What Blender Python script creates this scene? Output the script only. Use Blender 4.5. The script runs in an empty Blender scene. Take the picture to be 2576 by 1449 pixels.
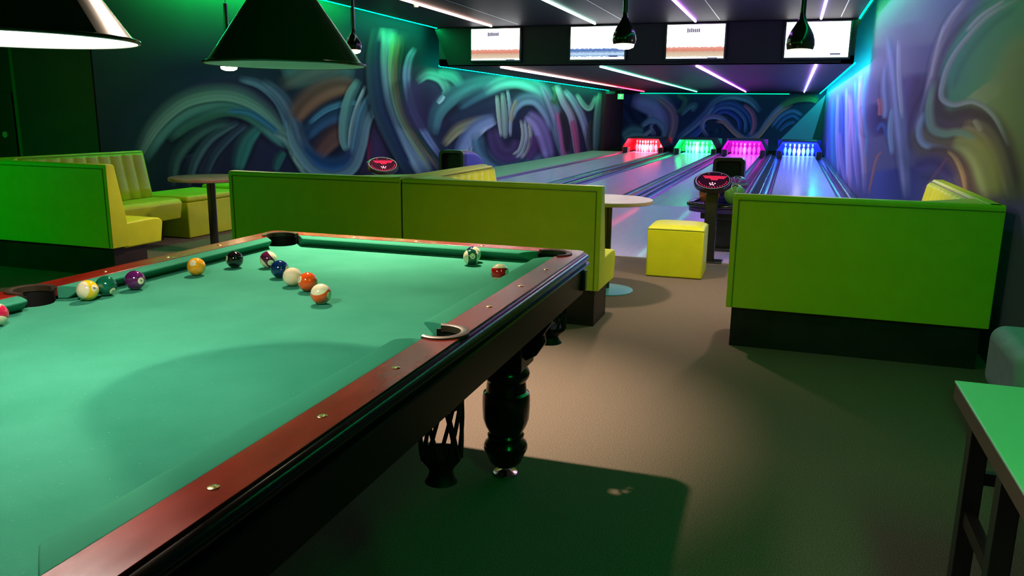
import bpy, math, random
import numpy as np
from mathutils import Vector, Matrix
from mathutils.geometry import tessellate_polygon

random.seed(7)
scene = bpy.context.scene
col = scene.collection

# ------------------------------------------------------------------ camera
EYE = 1.24
cam_data = bpy.data.cameras.new('camera')
cam_data.sensor_width = 36.0
cam_data.lens = 36.0 * 2013.4 / 2576.0
cam_data.clip_start = 0.05
cam_data.clip_end = 100
cam = bpy.data.objects.new('camera', cam_data)
col.objects.link(cam)
CR = ((0.945627, 0.081329, -0.31492), (0.324996, -0.197881, 0.924781), (0.012894, -0.976846, -0.213553))
cam.matrix_world = Matrix(((CR[0][0], -CR[0][1], -CR[0][2], 0.0),
                           (CR[1][0], -CR[1][1], -CR[1][2], 0.0),
                           (CR[2][0], -CR[2][1], -CR[2][2], EYE),
                           (0, 0, 0, 1)))
scene.camera = cam

# ------------------------------------------------------------------ world, view
world = bpy.data.worlds.new('world')
scene.world = world
world.use_nodes = True
world.node_tree.nodes['Background'].inputs[0].default_value = (0.02, 0.10, 0.05, 1)
world.node_tree.nodes['Background'].inputs[1].default_value = 0.05
scene.view_settings.view_transform = 'Standard'
scene.view_settings.look = 'None'
scene.view_settings.gamma = 1
scene.view_settings.use_curve_mapping = False
scene.view_settings.exposure = 0.0

# ------------------------------------------------------------------ large lights (the coves are LED meshes further down)
GREEN = (0.0, 1.0, 0.24)
WARM = (1.0, 0.74, 0.54)


def spot(name, loc, target, power, color, size_deg, blend, radius):
    d = bpy.data.lights.new(name, 'SPOT')
    d.energy = power
    d.color = color
    d.spot_size = math.radians(size_deg)
    d.spot_blend = blend
    d.shadow_soft_size = radius
    o = bpy.data.objects.new(name, d)
    o.location = loc
    o.rotation_euler = (Vector(target) - Vector(loc)).to_track_quat('-Z', 'Y').to_euler()
    col.objects.link(o)
    return o


def area(name, loc, target, power, color, sx, sy, spread=180):
    d = bpy.data.lights.new(name, 'AREA')
    d.energy = power
    d.color = color
    d.shape = 'RECTANGLE'
    d.size = sx
    d.size_y = sy
    d.spread = math.radians(spread)
    o = bpy.data.objects.new(name, d)
    o.location = loc
    o.rotation_euler = (Vector(target) - Vector(loc)).to_track_quat('-Z', 'Y').to_euler()
    col.objects.link(o)
    return o


SPOTS = [  # ceiling spotlights: lamp position, aim, power, cone
    ((-1.69, 3.15, 2.60), (-1.45, 3.02, 0.0), 860, WARM, 60, 1.0, 'the far end of the pool table'),
    ((-2.11, 3.28, 2.60), (-1.15, 1.3, 0.7), 430, WARM, 54, 1.0, 'the middle of the pool table'),
]
spot('ceiling_spot_spill', (-1.69, 3.15, 2.59), (-0.7, 3.1, 0.0), 26, WARM, 112, 1.0, 0.03)
for l_, t_, p_, c_, s_, b_, w_ in SPOTS:
    spot('ceiling_spot_beam', l_, t_, p_, c_, s_, b_, 0.035)

# ------------------------------------------------------------------ node helpers


def mat(name, color=(0.5, 0.5, 0.5), rough=0.5, metal=0.0, spec=0.5, coat=0.0, emit=None, strength=0.0):
    m = bpy.data.materials.new(name)
    m.use_nodes = True
    b = m.node_tree.nodes['Principled BSDF']
    b.inputs['Base Color'].default_value = (*color, 1)
    b.inputs['Roughness'].default_value = rough
    b.inputs['Metallic'].default_value = metal
    b.inputs['Specular IOR Level'].default_value = spec
    b.inputs['Coat Weight'].default_value = coat
    b.inputs['Coat Roughness'].default_value = 0.05
    if emit:
        b.inputs['Emission Color'].default_value = (*emit, 1)
        b.inputs['Emission Strength'].default_value = strength
    return m


def noisy(m, c1, c2, scale, detail=4, lo=0.35, hi=0.65, bump=0.0, bump_scale=None, stretch=None, rough_var=None):
    nt = m.node_tree
    b = nt.nodes['Principled BSDF']
    tc = nt.nodes.new('ShaderNodeTexCoord')
    mp = nt.nodes.new('ShaderNodeMapping')
    if stretch:
        mp.inputs['Scale'].default_value = stretch
    nt.links.new(tc.outputs['Object'], mp.inputs['Vector'])
    n = nt.nodes.new('ShaderNodeTexNoise')
    n.inputs['Scale'].default_value = scale
    n.inputs['Detail'].default_value = detail
    nt.links.new(mp.outputs[0], n.inputs['Vector'])
    r = nt.nodes.new('ShaderNodeValToRGB')
    r.color_ramp.elements[0].position = lo
    r.color_ramp.elements[1].position = hi
    r.color_ramp.elements[0].color = (*c1, 1)
    r.color_ramp.elements[1].color = (*c2, 1)
    nt.links.new(n.outputs['Fac'], r.inputs[0])
    nt.links.new(r.outputs[0], b.inputs['Base Color'])
    if bump:
        n2 = nt.nodes.new('ShaderNodeTexNoise')
        n2.inputs['Scale'].default_value = bump_scale or scale
        n2.inputs['Detail'].default_value = 3
        nt.links.new(mp.outputs[0], n2.inputs['Vector'])
        bp = nt.nodes.new('ShaderNodeBump')
        bp.inputs['Strength'].default_value = bump
        bp.inputs['Distance'].default_value = 0.01
        nt.links.new(n2.outputs['Fac'], bp.inputs['Height'])
        nt.links.new(bp.outputs[0], b.inputs['Normal'])
    if rough_var:
        mr = nt.nodes.new('ShaderNodeMapRange')
        mr.inputs['To Min'].default_value = rough_var[0]
        mr.inputs['To Max'].default_value = rough_var[1]
        nt.links.new(n.outputs['Fac'], mr.inputs['Value'])
        nt.links.new(mr.outputs[0], b.inputs['Roughness'])
    return m


M = {}
M['carpet'] = noisy(mat('carpet', rough=0.95, spec=0.1), (0.075, 0.058, 0.046), (0.27, 0.215, 0.175), 300, 6, 0.36, 0.72)
M['approach'] = noisy(mat('approach_boards', rough=0.3, spec=0.4, coat=0.1), (0.62, 0.40, 0.86), (0.72, 0.48, 0.94), 3, 3, 0.3, 0.7, stretch=(14, 0.5, 1))
M['lane'] = noisy(mat('lane_boards', rough=0.16, spec=0.3, coat=0.1), (0.60, 0.50, 0.80), (0.70, 0.60, 0.88), 2, 3, 0.3, 0.7, stretch=(18, 0.3, 1))
M['gutter'] = mat('gutter_plastic', (0.035, 0.035, 0.09), 0.28, spec=0.7)
M['capping'] = mat('capping_dark', (0.02, 0.02, 0.05), 0.22, spec=0.7)
M['ledge'] = mat('ledge_grey', (0.22, 0.24, 0.22), 0.55)
M['ceiling'] = noisy(mat('ceiling_panels', rough=0.5, spec=0.04), (0.03, 0.026, 0.03), (0.042, 0.036, 0.042), 2.5, 3, stretch=(1, 8, 1))
M['black'] = mat('black_paint', (0.008, 0.008, 0.009), 0.55, spec=0.3)
M['black_gloss'] = mat('black_gloss', (0.01, 0.009, 0.009), 0.16, spec=0.6)
M['black_plastic'] = mat('black_plastic', (0.012, 0.012, 0.014), 0.3)
M['wall_plain'] = noisy(mat('wall_plain', rough=0.8), (0.11, 0.055, 0.065), (0.13, 0.065, 0.075), 3)
M['wall_dark'] = mat('wall_dark', (0.03, 0.03, 0.035), 0.8)
M['vinyl'] = noisy(mat('lime_vinyl', rough=0.42, spec=0.35), (0.53, 0.59, 0.010), (0.58, 0.63, 0.014), 9, 3, bump=0.05, bump_scale=240)
M['piping'] = mat('vinyl_piping', (0.18, 0.22, 0.01), 0.45)
M['plinth'] = noisy(mat('plinth_board', rough=0.5, spec=0.3), (0.018, 0.012, 0.010), (0.03, 0.02, 0.017), 6)
M['felt'] = noisy(mat('green_felt', rough=0.97, spec=0.05), (0.030, 0.215, 0.130), (0.044, 0.265, 0.168), 6, 8, 0.25, 0.75, 0.12, 420)
def chalk(m):
    nt = m.node_tree
    b = nt.nodes['Principled BSDF']
    src = b.inputs['Base Color'].links[0].from_socket
    tc = nt.nodes.new('ShaderNodeTexCoord')
    n = nt.nodes.new('ShaderNodeTexNoise')
    n.inputs['Scale'].default_value = 150
    n.inputs['Detail'].default_value = 2
    rp = nt.nodes.new('ShaderNodeValToRGB')
    rp.color_ramp.elements[0].position = 0.66
    rp.color_ramp.elements[1].position = 0.80
    mx = nt.nodes.new('ShaderNodeMix')
    mx.data_type = 'RGBA'
    mx.inputs[7].default_value = (0.10, 0.31, 0.22, 1)
    nt.links.new(tc.outputs['Object'], n.inputs['Vector'])
    nt.links.new(n.outputs['Fac'], rp.inputs[0])
    nt.links.new(rp.outputs[0], mx.inputs[0])
    nt.links.new(src, mx.inputs[6])
    nt.links.new(mx.outputs[2], b.inputs['Base Color'])


chalk(M['felt'])
M['felt_side'] = mat('green_felt_cushion', (0.034, 0.225, 0.135), 0.95, spec=0.05)
M['mahogany'] = noisy(mat('mahogany', rough=0.2, spec=0.32, coat=0.0), (0.15, 0.007, 0.0035), (0.24, 0.012, 0.006), 5, 5, bump=0.02, bump_scale=26, stretch=(3, 1, 1), rough_var=(0.14, 0.3))
M['black_wood'] = mat('black_lacquer', (0.005, 0.004, 0.0035), 0.2, spec=0.4)
M['apron_black'] = mat('apron_black', (0.004, 0.003, 0.003), 0.34, spec=0.16)
M['brass'] = mat('brass_dot', (0.85, 0.62, 0.26), 0.25, metal=1)
M['pocket_metal'] = mat('pocket_iron', (0.05, 0.03, 0.018), 0.4, metal=0.3)
M['leather'] = mat('black_leather', (0.003, 0.0025, 0.0025), 0.6, spec=0.25)
M['chrome'] = mat('chrome', (0.6, 0.58, 0.52), 0.18, metal=1)
M['laminate'] = noisy(mat('grey_laminate', rough=0.35), (0.26, 0.25, 0.32), (0.32, 0.31, 0.38), 14)
M['laminate_edge'] = mat('laminate_edge', (0.36, 0.27, 0.20), 0.4)
M['brown_top'] = noisy(mat('brown_table_top', rough=0.28), (0.10, 0.05, 0.045), (0.15, 0.08, 0.07), 10)
M['teal_metal'] = mat('brushed_base', (0.09, 0.42, 0.40), 0.35, metal=0.3)
M['ivory'] = mat('ball_ivory', (0.86, 0.74, 0.50), 0.07, spec=0.6, coat=0.5)
M['number_ink'] = mat('number_ink', (0.01, 0.01, 0.01), 0.2)
M['pin'] = mat('pin_white', (0.85, 0.85, 0.85), 0.2)
M['teal_pad'] = noisy(mat('grey_blue_upholstery', rough=0.6), (0.22, 0.32, 0.40), (0.26, 0.37, 0.45), 20)
M['table_green'] = mat('pale_table_top', (0.42, 0.80, 0.62), 0.4)
M['table_edge'] = mat('table_edge', (0.10, 0.075, 0.055), 0.45)
M['pale_metal'] = mat('pale_metal', (0.45, 0.45, 0.42), 0.35, metal=0.4)
M['hood_side'] = mat('hood_violet', (0.06, 0.04, 0.30), 0.35)
M['tray_violet'] = mat('tray_violet', (0.07, 0.03, 0.22), 0.3)
M['lamp_out'] = mat('lamp_green_enamel', (0.006, 0.05, 0.018), 0.16, spec=0.4, coat=0.1)
M['lamp_in'] = mat('lamp_white_enamel', (0.62, 0.62, 0.6), 0.5)
M['door_panel'] = mat('door_panel', (0.06, 0.05, 0.045), 0.5)


def emitter(name, color, strength):
    m = bpy.data.materials.new(name)
    m.use_nodes = True
    nt = m.node_tree
    for n in list(nt.nodes):
        nt.nodes.remove(n)
    e = nt.nodes.new('ShaderNodeEmission')
    e.inputs[0].default_value = (*color, 1)
    e.inputs[1].default_value = strength
    o = nt.nodes.new('ShaderNodeOutputMaterial')
    nt.links.new(e.outputs[0], o.inputs[0])
    return m


# ------------------------------------------------------------------ mesh builder


class MB:
    def __init__(s):
        s.v = []
        s.f = []

    def add(s, verts, faces):
        n = len(s.v)
        s.v += [tuple(map(float, p)) for p in verts]
        s.f += [tuple(i + n for i in f) for f in faces]
        return s

    def box(s, x0, x1, y0, y1, z0, z1):
        return s.add([(x0, y0, z0), (x1, y0, z0), (x1, y1, z0), (x0, y1, z0), (x0, y0, z1), (x1, y0, z1), (x1, y1, z1), (x0, y1, z1)],
                     [(0, 3, 2, 1), (4, 5, 6, 7), (0, 1, 5, 4), (1, 2, 6, 5), (2, 3, 7, 6), (3, 0, 4, 7)])

    def plate(s, outer, holes, z0, z1):
        loops = [outer] + list(holes)
        flat = [p for l in loops for p in l]
        n = len(flat)
        tris = tessellate_polygon([[Vector((p[0], p[1], 0)) for p in l] for l in loops])
        verts = [(p[0], p[1], z1) for p in flat] + [(p[0], p[1], z0) for p in flat]
        faces = []
        for a, b, c in tris:
            A, B, C = flat[a], flat[b], flat[c]
            if (B[0] - A[0]) * (C[1] - A[1]) - (B[1] - A[1]) * (C[0] - A[0]) < 0:
                b, c = c, b
            faces.append((a, b, c))
            faces.append((a + n, c + n, b + n))
        k = 0
        for i, l in enumerate(loops):
            m = len(l)
            ar = sum(l[j][0] * l[(j + 1) % m][1] - l[(j + 1) % m][0] * l[j][1] for j in range(m))
            ccw = ar > 0
            if i:
                ccw = not ccw
            for j in range(m):
                a, b = k + j, k + (j + 1) % m
                faces.append((a, a + n, b + n, b) if ccw else (b, b + n, a + n, a))
            k += m
        return s.add(verts, faces)

    def prism(s, prof, path):
        """prof: list of points-making functions given as 3D rings; path: list of rings of equal length"""
        n = len(path[0])
        verts = [p for r in path for p in r]
        faces = []
        for i in range(len(path) - 1):
            for j in range(n):
                a, b = i * n + j, i * n + (j + 1) % n
                faces.append((a, b, b + n, a + n))
        faces.append(tuple(range(n))[::-1])
        faces.append(tuple(range((len(path) - 1) * n, len(path) * n)))
        return s.add(verts, faces)

    def rings(s, rings_, closed_ends=True, wrap=False):
        n = len(rings_[0])
        verts = [p for r in rings_ for p in r]
        faces = []
        m = len(rings_)
        for i in range(m if wrap else m - 1):
            for j in range(n):
                a, b = i * n + j, i * n + (j + 1) % n
                c, d = ((i + 1) % m) * n + (j + 1) % n, ((i + 1) % m) * n + j
                faces.append((a, b, c, d))
        if closed_ends and not wrap:
            faces.append(tuple(range(n))[::-1])
            faces.append(tuple(range((m - 1) * n, m * n)))
        return s.add(verts, faces)

    def lathe(s, prof, c=(0, 0, 0), seg=32, closed=True):
        rr = [[(c[0] + r * math.cos(2 * math.pi * k / seg), c[1] + r * math.sin(2 * math.pi * k / seg), c[2] + z) for k in range(seg)] for r, z in prof]
        return s.rings(rr, closed)

    def tube(s, pts, r, seg=10, closed=False):
        P = [Vector(p) for p in pts]
        rr = []
        m = len(P)
        for i, p in enumerate(P):
            if closed:
                d = P[(i + 1) % m] - P[i - 1]
            else:
                d = P[min(i + 1, m - 1)] - P[max(i - 1, 0)]
            d.normalize()
            up = Vector((0, 0, 1)) if abs(d.z) < 0.95 else Vector((1, 0, 0))
            a = d.cross(up).normalized()
            b = d.cross(a)
            ri = r[i] if isinstance(r, (list, tuple)) else r
            rr.append([tuple(p + (a * math.cos(2 * math.pi * k / seg) + b * math.sin(2 * math.pi * k / seg)) * ri) for k in range(seg)])
        return s.rings(rr, True, closed)

    def extrude_x(s, prof, x0, x1):
        return s.rings([[(x0, y, z) for y, z in prof], [(x1, y, z) for y, z in prof]])

    def extrude_y(s, prof, y0, y1):
        return s.rings([[(x, y0, z) for x, z in prof], [(x, y1, z) for x, z in prof]])


def fix_normals(me):
    import bmesh
    bm = bmesh.new()
    bm.from_mesh(me)
    bmesh.ops.recalc_face_normals(bm, faces=bm.faces)
    bm.to_mesh(me)
    bm.free()


def obj(name, mb, m, parent=None, loc=(0, 0, 0), rz=0.0, smooth=False, bevel=0.0, seg=2, recalc=True):
    me = bpy.data.meshes.new(name)
    me.from_pydata(mb.v, [], mb.f)
    me.update()
    if recalc:
        fix_normals(me)
    me.materials.append(m)
    if smooth:
        me.polygons.foreach_set('use_smooth', [True] * len(me.polygons))
        try:
            me.set_sharp_from_angle(angle=math.radians(40))
        except Exception:
            pass
    o = bpy.data.objects.new(name, me)
    o.location = loc
    o.rotation_euler = (0, 0, rz)
    col.objects.link(o)
    if parent:
        o.parent = parent
    if bevel:
        b = o.modifiers.new('bevel', 'BEVEL')
        b.width = bevel
        b.segments = seg
        b.limit_method = 'ANGLE'
        b.angle_limit = math.radians(35)
        b.harden_normals = False
        me.polygons.foreach_set('use_smooth', [True] * len(me.polygons))
        me.set_sharp_from_angle(angle=math.radians(60))
    return o


def tag(o, label, cat, group=None):
    o['label'] = label
    o['category'] = cat
    if group:
        o['group'] = group
    return o


def thing(name, label, cat, loc=(0, 0, 0), rz=0.0, group=None):
    o = bpy.data.objects.new(name, None)
    o.empty_display_size = 0.05
    o.location = loc
    o.rotation_euler = (0, 0, rz)
    col.objects.link(o)
    return tag(o, label, cat, group)


def copy_tree(o, parent=None):
    c = o.copy()
    col.objects.link(c)
    if parent:
        c.parent = parent
    for ch in [k for k in bpy.data.objects if k.parent == o]:
        copy_tree(ch, c)
    return c


def struct(name, mb, m, **kw):
    o = obj(name, mb, m, **kw)
    o['kind'] = 'structure'
    return o


def circle(cx, cy, r, n=32, a0=0.0, a1=2 * math.pi, end=False):
    k = n if not end else n - 1
    return [(cx + r * math.cos(a0 + (a1 - a0) * i / k), cy + r * math.sin(a0 + (a1 - a0) * i / k)) for i in range(n)]


# ------------------------------------------------------------------ the room
XL, XR = -6.4, 1.05
YS = 13.75          # where the ceiling steps down
YF = 31.5
ZC, ZL = 2.70, 2.05

struct('floor', MB().box(-10, XR, -2.6, 7.0, -0.06, 0.0), M['carpet'])
struct('floor_approach', MB().box(XL, XR, 7.0, 11.3, -0.06, 0.0), M['approach'])
struct('floor_pit', MB().box(XL, XR, 11.3, YF, -0.16, -0.10), M['black'])
struct('trim_1', MB().box(XL, XR, 6.985, 7.01, -0.02, 0.004), M['pale_metal'])

# ceilings stop short of the side walls and leave a slot for the LED coves
struct('ceiling', MB().box(-10, XR - 0.24, -2.6, 6.2, ZC, ZC + 0.12).box(XL + 0.27, XR - 0.24, 6.2, YS, ZC, ZC + 0.12), M['ceiling'])
for k_, x_ in enumerate((-4.5, -2.68, -1.2, 0.0, 0.55)):
    struct('trim_%d' % (4 + k_), MB().box(x_ - 0.006, x_ + 0.006, 2.0, YS - 0.4, ZC - 0.003, ZC + 0.001), M['pale_metal'])
struct('ceiling_low', MB().box(XL + 0.27, XR - 0.24, YS, YF, ZL, ZL + 0.12), M['ceiling'])
struct('ceiling_deck', MB().box(-10.1, XR + 0.1, -2.7, YF + 0.1, 3.0, 3.05), M['black'])
struct('wall_bulkhead', MB().box(XL + 0.27, XR - 0.24, YS, YS + 0.08, ZL, ZC + 0.12), M['wall_dark'])
struct('trim_2', MB().rings([[(-6.18, YS - 0.07, 2.68), (0.86, YS - 0.07, 2.68), (0.62, YS - 0.07, 2.065), (-5.92, YS - 0.07, 2.065)],
                             [(-6.18, YS - 0.005, 2.68), (0.86, YS - 0.005, 2.68), (0.62, YS - 0.005, 2.065), (-5.92, YS - 0.005, 2.065)]]), M['black'])
struct('wall_back', MB().box(-10.1, XR + 0.1, -2.7, -2.6, 0, 3.0), M['wall_plain'])
struct('wall_side', MB().box(-10.1, -10, -2.6, 6.3, 0, 3.0), M['wall_plain'])
struct('wall_corridor', MB().box(-10, -7.50, 6.32, 6.42, 0, 3.0).box(-7.42, XL - 0.02, 6.22, 6.42, 0, 3.0), M['wall_plain'])
struct('trim_3', MB().box(-7.50, -7.42, 6.25, 6.36, 0, 2.9), mat('green_lit_edge', (0.04, 0.22, 0.08), 0.5))  # green light on the wall edge, painted as a coloured strip

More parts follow.
